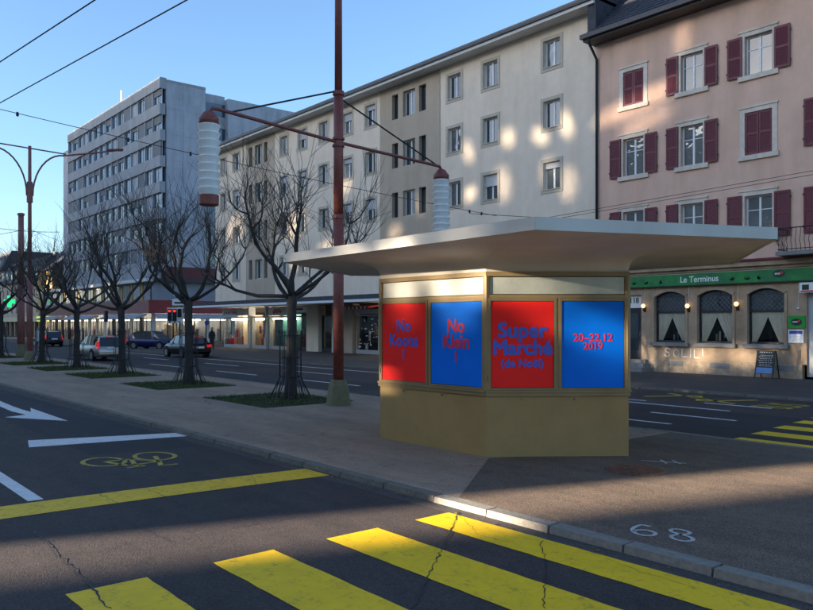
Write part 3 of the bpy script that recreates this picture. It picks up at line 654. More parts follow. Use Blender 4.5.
# ------------------------------------------------------------------ windows shared by the buildings
def pane(parent, T, u0, u1, z0, z1, n, m): return slab(T, u0, u1, z0, z1, n, n + .012).build('pane', m, parent)
def casement(bld, T, u0, u1, z0, z1, n, glass, fr='pvc_white', e=.06, leaves=2, bar=None, name='window'):
    """one window: frame mesh with its panes as sub-parts"""
    m = MB(); slab(T, u0, u0 + e, z0, z1, n, n + .07, m); slab(T, u1 - e, u1, z0, z1, n, n + .07, m)
    slab(T, u0 + e, u1 - e, z0, z0 + e, n + .001, n + .069, m); slab(T, u0 + e, u1 - e, z1 - e, z1, n + .001, n + .069, m)
    wd = (u1 - u0 - 2 * e) / leaves
    for k in range(1, leaves): slab(T, u0 + e + k * wd - e * .7, u0 + e + k * wd + e * .7, z0 + e, z1 - e, n + .002, n + .06, m)
    if bar: slab(T, u0 + e, u1 - e, bar - .018, bar + .018, n + .008, n + .055, m)
    o = m.build(name, fr, bld)
    zs = [(z0 + e, z1 - e)] if not bar else [(z0 + e, bar - .018), (bar + .018, z1 - e)]
    for k in range(leaves):
        a = u0 + e + k * wd + (e * .7 if k else 0); b = u0 + e + (k + 1) * wd - (e * .7 if k < leaves - 1 else 0)
        for c, d in zs: pane(o, T, a + .001, b - .001, c + .001, d - .001, n + .03, glass if isinstance(glass, str) else glass[k % len(glass)])
    return o

# ------------------------------------------------------------------ white apartment building
Yw = 30.3; T = front(Yw); wr = random.Random(11)
WB = empty('white_apartment_building', (0, 0, 0)); tag(WB, 'long cream apartment building with taupe panels above a row of shops', 'building')
rows = [15.7, 12.65, 9.55, 6.5]
def trimmed(u0, u1): return [(u0 + .17, u1 - .17, c - .70, c + .70, u0, u1) for c in rows]
segs = [('cream_stucco', -33.44, -22.37, [(-25.79, -24.38), (-30.07, -28.64), (-32.92, -31.5)], []),
        ('taupe_stucco', -39.18, -33.44, [], [(-37.94, -37.34), (-36.85, -35.7), (-35.33, -34.69)]),
        ('cream_stucco', -52.49, -39.18, [(-40.9, -39.5), (-43.5, -42.1), (-46.4, -45.0), (-49.2, -47.8), (-51.85, -50.45)], []),
        ('taupe_stucco', -57.19, -52.49, [], [(-56.7, -56.15), (-55.67, -54.53), (-54.23, -53.70)]),
        ('cream_stucco', -62.8, -57.19, [(-59.6, -58.2), (-61.9, -60.7)], [])]
for mt, a, b, cols, raw in segs:
    holes = [h[:4] for c in cols for h in trimmed(*c)] + [(u0, u1, c - .78, c + .78) for u0, u1 in raw for c in rows]
    wall_holes(a, b, 4.0, 17.0, holes, .30, T).build('wall', mt, WB)
    for c in cols:
        for h in trimmed(*c):
            g = wr.choice(['window_glass', 'window_glass', 'window_curtained', 'window_wavy'])
            o = casement(WB, T, h[0], h[1], h[2], h[3], .20, (g, wr.choice([g, 'window_glass'])), 'pvc_white', .075, 2)
            tr = MB(); x0, x1, z0, z1 = h[4], h[5], h[2] - .17, h[3] + .17
            slab(T, x0, h[0], z0, z1, -.03, .002, tr); slab(T, h[1], x1, z0, z1, -.03, .002, tr); slab(T, h[0], h[1], z0, h[2], -.029, .002, tr); slab(T, h[0], h[1], h[3], z1, -.029, .002, tr)
            tr.build('trim', 'trim_taupe', o); slab(T, h[0] - .04, h[1] + .04, h[2] - .01, h[2] + .03, -.07, .19).build('sill', 'trim_taupe', o)
            if wr.random() < .3: slab(T, h[0] + .01, h[1] - .01, h[3] - wr.uniform(.15, .7), h[3] - .003, .13, .17).build('blind', 'frame_grey', o)
    for u0, u1 in raw:
        for c in rows:
            if u1 - u0 > .8: casement(WB, T, u0, u1, c - .78, c + .78, .22, ('window_glass', wr.choice(['window_curtained', 'window_glass'])), 'pvc_white', .07, 2)
            else: casement(WB, T, u0, u1, c - .78, c + .78, .24, 'window_glass', 'dark_metal', .05, 1)
# end walls, back, roof
MB().quad((-62.8, Yw, 4), (-62.8, Yw, 17), (-62.8, 44, 17), (-62.8, 44, 0), (-62.8, 33, 0), (-62.8, 33, 4)).quad((-22.37, Yw, 17), (-22.37, Yw, 0), (-22.37, 44, 0), (-22.37, 44, 17)).quad((-62.8, 44, 0), (-62.8, 44, 17), (-22.37, 44, 17), (-22.37, 44, 0)).build('end_wall', 'cream_stucco', WB)
rf = MB().box(-63.3, -21.9, 29.42, 44.5, 17.20, 17.36).build('roof', 'gutter', WB)
MB().box(-63.25, -21.95, 29.47, Yw + .6, 17.0, 17.197).build('soffit', 'soffit_pale', rf)
MB().box(-63.3, -21.9, 29.36, 29.419, 17.17, 17.40).build('gutter', 'gutter', rf)
for x in (-61, -50, -40, -31): MB().tube([(x, 36, 17.3), (x, 36, 19.2)], .02, 5).build('antenna', 'wire_black', rf)
MB().box(-59, -57.5, 38, 39.5, 17.3, 19.0).build('chimney', 'concrete', rf)
MB().tube([(-33.44, Yw - .03, 4.2), (-33.44, Yw - .03, 17)], .035, 6).build('downpipe', 'trim_taupe', WB)
# marquee and shops
mq = MB().box(-66.5, -22.6, 28.55, 32.5, 3.62, 3.95).build('marquee', 'slate', WB)
MB().box(-66.6, -22.5, 28.49, 28.549, 3.50, 3.66).build('marquee_lip', 'pvc_white', mq); MB().box(-66.5, -22.6, 28.56, 32.5, 3.56, 3.615).build('marquee_soffit', 'soffit_pale', mq)
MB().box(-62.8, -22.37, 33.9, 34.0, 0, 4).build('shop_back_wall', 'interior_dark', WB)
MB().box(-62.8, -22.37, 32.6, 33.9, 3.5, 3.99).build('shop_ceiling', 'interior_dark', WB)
Ys = 32.3; TS = front(Ys); sr = random.Random(4)
def shop(p0, p1, kind):
    a, b = fx(p0, Ys), fx(p1, Ys); s = empty('shopfront', ((a + b) / 2, Ys, 0)); s.parent = WB
    cx_ = (a + b) / 2; TT = lambda u, z, n: (u - cx_, n, z)
    fm = MB(); top = 2.75
    for u in (a, b - .09): slab(TT, u, u + .09, 0, top, 0, .1, fm)
    slab(TT, a + .09, b - .09, top - .09, top, .001, .1, fm); slab(TT, a + .09, b - .09, 0, .28, .001, .1, fm)
    fm.build('frame', 'frame_grey' if kind != 'dark' else 'dark_metal', s)
    slab(TT, a + .09, b - .09, .28, top - .09, .04, .05).build('pane', 'clear_glass', s)
    r = sr
    if kind in ('red', 'lit', 'teal'):
        slab(TT, a + .15, b - .15, 2.45, 2.6, .7, 1.1).build('ceiling_light', 'shop_light', s)
        slab(TT, a + .05, b - .05, .0, 2.9, 1.30, 1.34).build('display_back', {'red': 'interior_warm', 'lit': 'interior_warm', 'teal': 'teal_panel'}[kind], s)
    for k in range(9):
        u = r.uniform(a + .2, b - .5); ww = r.uniform(.1, .35); hh = r.uniform(.3, 1.2); zz0 = r.choice((.28, .28, .9, 1.3))
        slab(TT, u, u + ww, zz0, zz0 + hh * .7, .4 + .09 * k, .46 + .09 * k).build('display_item', r.choice(['cloth_light', 'white_print', 'dark_red_cloth', 'interior_warm', 'cloth_dark']), s)
    if kind == 'red':
        for k in range(2): slab(TT, a + .35 + k * .75, a + .95 + k * .75, .29, .8, .15, .38).build('display_item', 'red_print', s)
        sg = slab(TT, a - .1, b + .1, 2.85, 3.45, -.12, .05).build('shop_sign', 'white_print', s)
        for k in range(7): slab(TT, a + .3 + k * .36, a + .5 + k * .36, 3.05, 3.22, -.128, -.12).build('sign_letter', 'red_print' if 2 <= k <= 4 else 'dark_metal', sg)
    if kind == 'teal':
        sg = slab(TT, a - .1, b + .1, 2.8, 3.5, -.12, .05).build('shop_sign', 'white_print', s)
        for k, (du, z0, z1) in enumerate(((.9, 2.95, 3.2), (1.15, 3.0, 3.36), (1.45, 2.93, 3.3), (1.75, 3.0, 3.34), (2.0, 2.98, 3.2))): slab(TT, a + du, a + du + .2, z0, z1, -.128, -.12).build('sign_letter', 'red_print', sg)
        slab(TT, a + .6, a + 1.9, .3, 2.5, .2, .24).build('display_panel', 'teal_panel', s)
    if kind == 'pattern':
        for k in range(26):
            u, z = r.uniform(a + .2, b - .4), r.uniform(.4, 2.5); slab(TT, u, u + r.uniform(.04, .3), z, z + r.uniform(.03, .12), .03, .038).build('window_decal', 'white_print', s)
        slab(TT, a - .1, b + .1, 2.8, 3.15, -.1, .05).build('shop_sign', 'frame_grey', s)
        aw = empty('awning', (0, 0, 0)); aw.parent = s
        for k in range(18):
            u = a - .7 + k * (b - a + 1.2) / 18; wd = (b - a + 1.2) / 18
            MB().hexa([(u - cx_, -1.5, 3.12), (u + wd - cx_, -1.5, 3.12), (u + wd - cx_, -.05, 3.40), (u - cx_, -.05, 3.40), (u - cx_, -1.5, 3.30), (u + wd - cx_, -1.5, 3.30), (u + wd - cx_, -.05, 3.43), (u - cx_, -.05, 3.43)]).build('awning_stripe', 'dark_red_cloth' if k % 2 else 'soffit_pale', aw)
    return s
for q in ((224, 250, 'red'), (251.5, 267, 'lit'), (269, 288, 'teal'), (290, 308.5, 'dark'), (322, 334, 'dark'), (356, 381, 'pattern'), (384, 420, 'lit'), (424, 480, 'teal'), (490, 560, 'lit')): shop(*q)
for p0, p1, m_ in ((309, 321, 'cream_stucco'), (334.5, 339, 'soffit_pale'), (343, 355, 'taupe_stucco'), (250.2, 251.3, 'frame_grey'), (267.2, 268.8, 'frame_grey'), (381, 384, 'trim_taupe'), (420.3, 423.7, 'trim_taupe'), (480.5, 489, 'trim_taupe')):
    MB().box(fx(p0, Ys), fx(p1, Ys), Ys - .25, Ys + .4, 0, 3.6).build('pier', m_, WB)
hs = MB().box(fx(295, 30.5), fx(307, 30.5), 30.4, 30.6, 2.95, 3.42).build('hanging_sign', 'white_print', WB); MB().box(fx(297, 30.5), fx(304, 30.5), 30.395, 30.399, 3.13, 3.27).build('sign_letter', 'dark_metal', hs)

# ------------------------------------------------------------------ pink corner house with the cafe
Yp = 30.28; T = front(Yp); PX0, PX1 = -22.36, -4
PH = empty('pink_townhouse', (0, 0, 0)); tag(PH, 'pink townhouse with burgundy shutters above a cafe with a green sign', 'building')
cols = [(-21.07, -19.6), (-18.17, -16.75), (-15.35, -13.85), (-12.35, -10.9), (-9.4, -7.9)]; prow = [(11.88, 13.8), (8.68, 10.74), (5.38, 7.4)]
closed = {(0, 0), (1, 2), (0, 3)}
holes = [(a + .2, b - .2, z0 + .17, z1 - .17) for a, b in cols for z0, z1 in prow]
wall_holes(PX0, PX1, 4.62, 15.6, holes, .28, T).build('wall', 'pink_stucco', PH)
def shutter(par, u0, u1, z0, z1, n, ang=0.):
    s = empty('shutter', ((u0 + u1) / 2, Yp + n, (z0 + z1) / 2)); s.parent = par; hw, hh = (u1 - u0) / 2, (z1 - z0) / 2; TT = lambda u, z, d: (u, d, z)
    m = MB(); e = .075
    slab(TT, -hw, -hw + e, -hh, hh, -.04, 0, m); slab(TT, hw - e, hw, -hh, hh, -.04, 0, m)
    for z in (-hh, -.05, hh - .1): slab(TT, -hw + e, hw - e, z, z + .1, -.039, -.001, m)
    m.build('shutter_frame', 'burgundy', s); m = MB()
    for c, d in ((-hh + .1, -.05), (.05, hh - .1)):
        n_ = int((d - c) / .055)
        for k in range(n_): z = c + (d - c) * (k + .5) / n_; m.hexa([(-hw + e, -.034, z - .03), (hw - e, -.034, z - .03), (hw - e, -.026, z - .03), (-hw + e, -.026, z - .03), (-hw + e, -.016, z + .025), (hw - e, -.016, z + .025), (hw - e, -.008, z + .025), (-hw + e, -.008, z + .025)])
    m.build('louvres', 'burgundy', s)
    for z in (-hh * .7, hh * .7): MB().box(-hw - .03 if ang >= 0 else hw - .02, -hw + .02 if ang >= 0 else hw + .03, -.05, .0, z - .04, z + .04).build('hinge', 'iron', s)
for j, (z0, z1) in enumerate(prow):
    for i, (a, b) in enumerate(cols):
        u0, u1, c, d = a + .2, b - .2, z0 + .17, z1 - .17
        g = 'window_sky' if j == 0 else 'window_wavy'
        o = casement(PH, T, u0, u1, c, d, .15, g, 'pvc_white', .065, 2, c + (d - c) * .66)
        tr = MB(); slab(T, a, u0, z0, z1, -.035, .002, tr); slab(T, u1, b, z0, z1, -.035, .002, tr); slab(T, u0, u1, d, z1, -.034, .002, tr); tr.build('stone_surround', 'stone_trim', o)
        slab(T, a - .06, b + .06, z0 - .02, c, -.10, .14).build('sill', 'stone_trim', o); slab(T, a - .04, b + .04, z1 + .001, z1 + .07, -.07, .003).build('lintel_cap', 'stone_trim', o)
        if (j, i) in closed:
            shutter(PH, u0 + .01, (u0 + u1) / 2 - .008, c + .01, d - .01, .05); shutter(PH, (u0 + u1) / 2 + .008, u1 - .01, c + .01, d - .01, .05, -1)
        else:
            wd = (u1 - u0) / 2 + .06; shutter(PH, u0 - .04 - wd - .06, u0 - .10, c - .02, d + .04, -.05); shutter(PH, u1 + .10, u1 + .10 + wd, c - .02, d + .04, -.05, -1)
# ground floor in dressed stone with arched windows
TW = [(-19.25, -17.75), (-17.2, -15.66), (-15.04, -13.58)]
holes = [(a, b, 1.30, 3.52) for a, b in TW] + [(-21.4, -19.93, .50, 3.42), (-12.75, -11.4, .1, 3.3), (-10.6, -9.0, 1.3, 3.5)]
wall_holes(PX0, PX1, .55, 4.62, holes, .32, T).build('ground_floor_wall', 'stone_band', PH)
slab(T, PX0, -21.42, .0, .548, -.06, .2).build('plinth', 'plinth_stone', PH); slab(T, -19.9, -12.9, .0, .548, -.06, .2).build('plinth', 'plinth_stone', PH); slab(T, -11.3, PX1, .0, .548, -.06, .2).build('plinth', 'plinth_stone', PH)
for u0, u1 in ((-18.55, -17.85), (-16.6, -15.75), (-13.9, -13.2)): slab(T, u0, u1, .28, .50, -.075, .02).build('vent_panel', 'sill_grey', PH)
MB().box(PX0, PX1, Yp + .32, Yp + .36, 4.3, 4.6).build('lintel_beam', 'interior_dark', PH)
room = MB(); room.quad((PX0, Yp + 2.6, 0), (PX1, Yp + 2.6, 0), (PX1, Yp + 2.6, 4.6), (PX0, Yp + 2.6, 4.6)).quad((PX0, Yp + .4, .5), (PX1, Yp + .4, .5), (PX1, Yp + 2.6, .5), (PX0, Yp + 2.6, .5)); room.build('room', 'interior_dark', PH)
def arched_window(u0, u1, z0, z1):
    wN = u1 - u0; rise = .24; uc = (u0 + u1) / 2; n = 12
    arc = [(u0 + wN * k / n, z1 - rise + rise * (1 - ((2 * k / n - 1) ** 2))) for k in range(n + 1)]
    sp = MB()
    for k in range(n):
        (a, za), (b, zb) = arc[k], arc[k + 1]; sp.hexa([T(a, za, .004), T(b, zb, .004), T(b, zb, .3), T(a, za, .3), T(a, z1 + .01, .004), T(b, z1 + .01, .004), T(b, z1 + .01, .3), T(a, z1 + .01, .3)])
    sp.build('arch_head', 'stone_band', PH)
    wdw = empty('arched_window', (0, 0, 0)); wdw.parent = PH
    sr_ = MB()                                          # proud stone surround following the arch
    slab(T, u0 - .11, u0 - .001, z0, z1 - rise, -.05, .004, sr_); slab(T, u1 + .001, u1 + .11, z0, z1 - rise, -.05, .004, sr_)
    for k in range(n):
        (a, za), (b, zb) = arc[k], arc[k + 1]; a2 = uc + (a - uc) * 1.14; b2 = uc + (b - uc) * 1.14
        sr_.hexa([T(a, za, -.05), T(b, zb, -.05), T(b, zb, .003), T(a, za, .003), T(a2, za + .11, -.05), T(b2, zb + .11, -.05), T(b2, zb + .11, .003), T(a2, za + .11, .003)])
    sr_.build('stone_surround', 'stone_band', wdw)
    slab(T, u0 - .17, u1 + .17, z0 - .16, z0 - .002, -.16, .12).build('sill', 'sill_grey', wdw)
    f = MB(); zt = z0 + (z1 - z0) * .60; e = .06
    slab(T, u0, u0 + e, z0, z1 - rise, .14, .2, f); slab(T, u1 - e, u1, z0, z1 - rise, .14, .2, f); slab(T, u0 + e, u1 - e, z0, z0 + .09, .141, .199, f); slab(T, u0 + e, u1 - e, zt - .045, zt + .045, .141, .199, f)
    for k in range(n):
        (a, za), (b, zb) = arc[k], arc[k + 1]; f.hexa([T(a, za - .07, .142), T(b, zb - .07, .142), T(b, zb - .07, .198), T(a, za - .07, .198), T(a, za + .01, .142), T(b, zb + .01, .142), T(b, zb + .01, .198), T(a, za + .01, .198)])
    f.build('frame', 'dark_metal', wdw)
    slab(T, u0 + e, u1 - e, z0 + .09, zt - .045, .165, .173).build('pane', 'pub_glass', wdw); slab(T, u0 + e, u1 - e, zt + .045, z1 - .06, .172, .18).build('upper_pane', 'window_glass', wdw)
    lt = MB(); s = .20; k = -12
    while k < 16:                                       # leaded diamonds
        for sg in (1, -1):
            a = Vector((u0 + k * s, zt + .045)); b = a + Vector((sg * 1.1, 1.1)) * .8; pa_, pb_ = None, None
            for q in range(41):
                p = a.lerp(b, q / 40)
                if u0 + e < p.x < u1 - e and p.y < z1 - rise * 1.1:
                    pa_ = pa_ or p.copy(); pb_ = p.copy()
            if pa_ is not None and (pb_ - pa_).length > .05: lt.tube([T(pa_.x, pa_.y, .166), T(pb_.x, pb_.y, .166)], .007, 4, False)
        k += 1
    lt.build('leading', 'sill_grey', wdw)
    for sgn in (-1, 1):                                 # tied-back curtains with folds
        m = MB(); nu, nz = 22, 14; grid = []
        for j in range(nz + 1):
            tz = j / nz; z = zt - .05 - tz * (zt - z0 - .12); wide = .5 * wN * (1.0 - .70 * tz ** 1.15); edge = uc + sgn * (wN / 2 - .06); row = []
            for i in range(nu + 1):
                u = edge - sgn * wide * i / nu; row.append(T(u, z, .22 + .022 * math.sin(i * 1.9 + tz * 1.2)))
            grid.append(row)
        for j in range(nz):
            for i in range(nu): m.quad(grid[j][i], grid[j][i + 1], grid[j + 1][i + 1], grid[j + 1][i])
        m.build('curtain', 'curtain', wdw, True)
    q = random.Random(int(u0 * 10))
    for k in range(5): a = uc + q.uniform(-.3, .3); slab(T, a, a + q.uniform(.05, .16), z0 + .1, z0 + q.uniform(.2, .55), .5 + .05 * k, .53 + .05 * k).build('window_ornament', q.choice(['interior_warm', 'cloth_dark', 'cloth_light']), wdw)
for a, b in TW: arched_window(a, b, 1.30, 3.52)
slab(T, -12.75, -11.4, .1, 3.3, .12, .18).build('side_door', 'frame_grey', PH)
dr = slab(T, -21.4, -19.93, .5, 2.83, .22, .28).build('cafe_door', 'dark_metal', PH); slab(T, -21.0, -20.2, .9, 2.6, .2, .219).build('door_pane', 'window_glass', dr); MB().tube([T(-20.1, 1.55, .16), T(-20.1, 1.75, .16)], .02, 6).build('handle', 'rim', dr)
fl = slab(T, -21.4, -19.93, 2.832, 3.42, .18, .24).build('fanlight_sign', 'white_print', PH); text_obj('house_number', '118', .34, 'sign_ink_dark', fl, frameM(T(-20.42, 3.16, .176), (1, 0, 0), (0, 0, 1)), .008, .002)
for k in range(3): MB().box(-21.7, -19.3 - .12 * k, Yp - .95 + .32 * k, Yp + .0, .0 if k == 0 else .17 * k, .17 * (k + 1)).build('door_step', 'sill_grey', PH)
# sign band, cornice, signs
sb_ = slab(T, PX0 + .6, -9.5, 3.76, 4.22, -.16, -.052).build('sign_band', 'sign_green', PH)
slab(T, PX0 + .6, -9.5, 4.221, 4.25, -.18, -.05).build('sign_rail', 'pale_sign', sb_); slab(T, PX0 + .6, -9.5, 3.72, 3.759, -.18, -.05).build('sign_rail', 'sign_ink_dark', sb_)
text_obj('lettering', 'Le Terminus', .36, 'white_print', sb_, frameM(T(-17.05, 3.98, -.166), (1, 0, 0), (0, 0, 1)), .004, .003, .95)
def badge(par, u, z, s):
    m = MB(); m.v += [T(u + s * 1.55 * math.cos(k * .2618), z + s * math.sin(k * .2618), -.172) for k in range(24)]; m.f.append(tuple(range(24))); b_ = m.build('badge', 'sign_ink_dark', par)
    for k in range(4): slab(T, u - s * 1.05 + k * s * .36, u - s * .82 + k * s * .36, z - s * .22, z + s * .22, -.179, -.174).build('badge_stroke', 'white_print', b_)
    m = MB(); m.v += [T(u + s * .72 + s * .38 * math.cos(k * .5236), z + s * .22 + s * .38 * math.sin(k * .5236), -.176) for k in range(12)]; m.f.append(tuple(range(12))); m.build('badge_dot', 'red_print', b_)
badge(sb_, -13.72, 4.05, .15)
lr = random.Random(8)
for u in (-19.6, -18.9, -15.6, -15.0, -14.55, -20.2):   # printed leaf sprigs on the band
    m = MB()
    for k in range(7):
        a = lr.uniform(.3, 2.8); l = lr.uniform(.1, .2); c, s = math.cos(a), math.sin(a); z = 3.86
        m.quad(T(u, z, -.166), T(u + c * l * .5 + s * .03, z + s * l * .5 - c * .03, -.166), T(u + c * l, z + s * l, -.166), T(u + c * l * .5 - s * .03, z + s * l * .5 + c * .03, -.166))
    m.build('leaf_print', 'sign_ink_dark', sb_)
co = slab(T, PX0, PX1, 4.40, 4.60, -.30, .01).build('cornice', 'stone_band', PH); slab(T, PX0, PX1, 4.601, 4.68, -.40, .01).build('cornice_cap', 'burgundy', co); slab(T, PX0, PX1, 4.28, 4.399, -.16, .01).build('cornice_bed', 'stone_band', co)
for px, py in ((645, 306), (689, 306), (738, 304)):
    u, z = fx(px, Yp), fz(px, py, Yp); s = empty('wall_lamp', T(u, z, 0)); s.parent = PH
    MB().box(-.06, .06, -.03, 0, -.26, -.02).build('bracket', 'iron', s); MB().tube([(0, -.02, -.2), (0, -.12, -.2), (0, -.14, -.1)], .02, 6).build('arm', 'iron', s)
    bpy_m = MB(); bpy_m.lathe([(.03, -.09), (.07, -.065), (.095, 0), (.07, .065), (.03, .09)], 0, -.14, 12); bpy_m.build('globe', 'lamp_warm', s, True); MB().tube([(0, -.01, .05), (0, -.01, 3.74 - z)], .012, 5).build('conduit', 'stone_trim', s)
gs = slab(T, -13.42, -12.80, 1.94, 2.42, -.05, .002).build('green_plaque', 'sign_green_flat', PH); m = badge(gs, -13.11, 2.18, .13)
for ch in gs.children:
    ch.location.y = .11
ws = slab(T, -13.42, -12.85, 1.38, 1.88, -.05, .002).build('menu_case', 'white_print', PH); slab(T, -13.38, -12.90, 1.72, 1.84, -.054, -.051).build('menu_header', 'blue_print', ws)
for k in range(4): slab(T, -13.36, -13.05 + .08 * (k % 2), 1.46 + k * .055, 1.475 + k * .055, -.053, -.051).build('menu_line', 'frame_grey', ws)
es = slab(T, -12.9, -12.15, 3.28, 3.66, -.30, -.19).build('corner_sign', 'white_print', PH); slab(T, -12.8, -12.55, 3.38, 3.58, -.306, -.301).build('sign_mark', 'sign_ink_dark', es); slab(T, -12.85, -12.2, 3.30, 3.36, -.306, -.301).build('sign_mark', 'red_print', es)
MB().tube([T(-13.05, 2.75, -.01), T(-13.05, 3.7, -.01)], .012, 5).build('conduit', 'stone_trim', PH); MB().lathe([(.03, 2.66), (.05, 2.69), (.03, 2.74)], -13.05, Yp - .04, 8).build('call_button', 'white_print', PH)
MB().tube([T(-13.0, .75, -.03), T(-13.0, 1.12, -.03), T(-13.0, 1.12, -.1)], .02, 6).build('standpipe', 'rim', PH)
gm = MB(); gx = -18.75
for pts, ad in (([(.26, .30), (.14, .36), (.02, .30), (.05, .20), (.22, .14), (.24, .03), (.10, -.02), (.0, .04)], .42), ([(.14 + .13 * math.cos(k * .6283), .14 + .15 * math.sin(k * .6283)) for k in range(11)], .40), ([(.02, .34), (.0, .0), (.24, .02)], .36), ([(.06, .36), (.04, .0)], .20), ([(.02, .34), (.02, .0), (.24, .0)], .34), ([(.05, .38), (.07, .1)], .2)):
    for k in range(len(pts) - 1):
        a_, b_ = Vector(pts[k]), Vector(pts[k + 1]); t_ = (b_ - a_).normalized() * .02; n_ = Vector((-t_.y, t_.x)); a_, b_ = a_ - t_, b_ + t_
        gm.quad(*[T(gx + q.x, .70 + q.y - .02 * (gx + 18.75), -.006) for q in (a_ + n_, a_ - n_, b_ - n_, b_ + n_)])
    gx += ad
gm.build('graffiti', 'white_print', PH)
# balcony
bal = empty('balcony', T(-13.5, 4.75, 0)); bal.parent = PH
MB().box(0, 5.2, -.95, .0, -.07, .08).build('slab', 'sill_grey', bal)
br_ = MB().tube([(.05, -.02, .95), (.05, -.88, .95), (5.1, -.88, .95)], .022, 6); br_.tube([(.05, -.02, .16), (.05, -.88, .16), (5.1, -.88, .16)], .016, 6); br_.build('rail', 'iron', bal)
bb = MB().tube([(0, 0, .09), (0, -.02, .3), (0, -.10, .45), (0, -.04, .65), (0, 0, .95)], .011, 5).mesh('baluster', 'iron')
for k in range(30): link_mesh('baluster', bb, bal, (.10 + k * .16, -.88, 0))
for k in range(6): link_mesh('baluster', bb, bal, (.05, -.1 - k * .13, 0), -1.57)
# eaves, tiled roof with skylight, downpipe
MB().box(PX0 - .15, PX1, Yp - .85, Yp + .1, 15.30, 15.45).build('eaves_soffit', 'copper_roof', PH)
rf = MB().quad((PX0 - .1, Yp - .9, 15.55), (PX1, Yp - .9, 15.55), (PX1, Yp + 6, 22.0), (PX0 - .1, Yp + 6, 22.0)).build('roof', 'slate', PH)
MB().box(PX0 - .2, PX1, Yp - 1.04, Yp - .86, 15.40, 15.60).build('gutter', 'gutter', rf)
tm = MB(); sl = Vector((0, 6.9, 6.45)).normalized(); nn = Vector((0, -sl.z, sl.y))
for jr in range(15):
    for k in range(44):
        u = PX0 + .1 + k * .26 + (.13 if jr % 2 else 0); q = Vector((u, Yp - .9, 15.56)) + sl * (jr * .30 + .02)
        if -19.55 < u < -18.15 and 2.4 < jr * .30 < 3.9: continue
        a, b = q, q + sl * .36; tm.hexa([a + nn * .012, a + Vector((.245, 0, 0)) + nn * .012, b + Vector((.245, 0, 0)) - nn * .005, b - nn * .005, a + nn * .045, a + Vector((.245, 0, 0)) + nn * .045, b + Vector((.245, 0, 0)) + nn * .012, b + nn * .012])
o = tm.build('roof_tiles', 'slate', rf); o['kind'] = 'stuff'
def rp(u, s, h): q = Vector((u, Yp - .9, 15.56)) + sl * s + nn * h; return tuple(q)
skl = MB().hexa([rp(-19.5, 2.5, .0), rp(-18.2, 2.5, .0), rp(-18.2, 3.9, 0), rp(-19.5, 3.9, 0), rp(-19.5, 2.5, .12), rp(-18.2, 2.5, .12), rp(-18.2, 3.9, .12), rp(-19.5, 3.9, .12)]).build('skylight', 'dark_metal', rf)
MB().hexa([rp(-19.4, 2.6, .121), rp(-18.3, 2.6, .121), rp(-18.3, 3.8, .121), rp(-19.4, 3.8, .121), rp(-19.4, 2.6, .13), rp(-18.3, 2.6, .13), rp(-18.3, 3.8, .13), rp(-19.4, 3.8, .13)]).build('pane', 'window_sky', skl)
MB().tube([T(-22.15, 15.5, -.95), T(-22.25, 15.2, -.7), T(-22.28, 14.6, -.1), T(-22.28, .3, -.1)], .065, 8).build('downpipe', 'gutter', PH, True)
MB().prism([(-22.37, 29.6), (-21.9, 29.6), (-21.9, 44), (-22.37, 44)], 15.5, 18.6).build('party_wall_flashing', 'slate', PH)
MB().quad((PX1, Yp, 0), (PX1, 44, 0), (PX1, 44, 15.6), (PX1, Yp, 15.6)).quad((PX0, 44, 0), (PX0, 44, 15.6), (PX1, 44, 15.6), (PX1, 44, 0)).quad((PX0, Yp, 15.58), (PX1, Yp, 15.58), (PX1, 44, 15.58), (PX0, 44, 15.58)).build('rear_wall', 'pink_stucco', PH)

# chalkboard on the far pavement
cb = empty('chalkboard_stand', (-14.03, 29.75, 0)); tag(cb, 'black A-frame chalkboard with blue lower panel outside the cafe', 'sign board')
for s in (-1, 1):
    for u in (-.36, .33): MB().hexa([(u, s * .28, 0), (u + .035, s * .28, 0), (u + .035, s * .28 + .03, 0), (u, s * .28 + .03, 0), (u, s * .02, 1.08), (u + .035, s * .02, 1.08), (u + .035, s * .02 + .03, 1.08), (u, s * .02 + .03, 1.08)]).build('leg', 'iron', cb)
bd = MB().hexa([(-.325, -.245, .18), (.33, -.245, .18), (.33, -.225, .18), (-.325, -.225, .18), (-.325, -.02, 1.06), (.33, -.02, 1.06), (.33, .0, 1.06), (-.325, .0, 1.06)]).build('board', 'blackboard', cb)
MB().hexa([(-.31, -.247, .20), (.315, -.247, .20), (.315, -.235, .20), (-.31, -.235, .20), (-.31, -.187, .42), (.315, -.187, .42), (.315, -.175, .42), (-.31, -.175, .42)]).build('blue_panel', 'panel_bluegrey', bd).data.materials[0] = mat('board_blue', (.12, .24, .48), .6, .1, 4)
q = random.Random(3); m = MB()
for z, ww, hh in ((.98, .25, .05), (.88, .22, .02), (.82, .26, .02), (.75, .2, .02), (.68, .25, .02), (.60, .23, .02), (.53, .2, .02), (.47, .24, .02)):
    u = -ww
    while u < ww:
        l = q.uniform(.03, .1); y = -.245 + (z - .18) / .88 * .225 - .006; m.quad((u, y, z), (u + l, y, z), (u + l, y + hh * .256, z + hh), (u, y + hh * .256, z + hh)); u += l + .025
m.build('chalk_writing', 'chalk', bd)

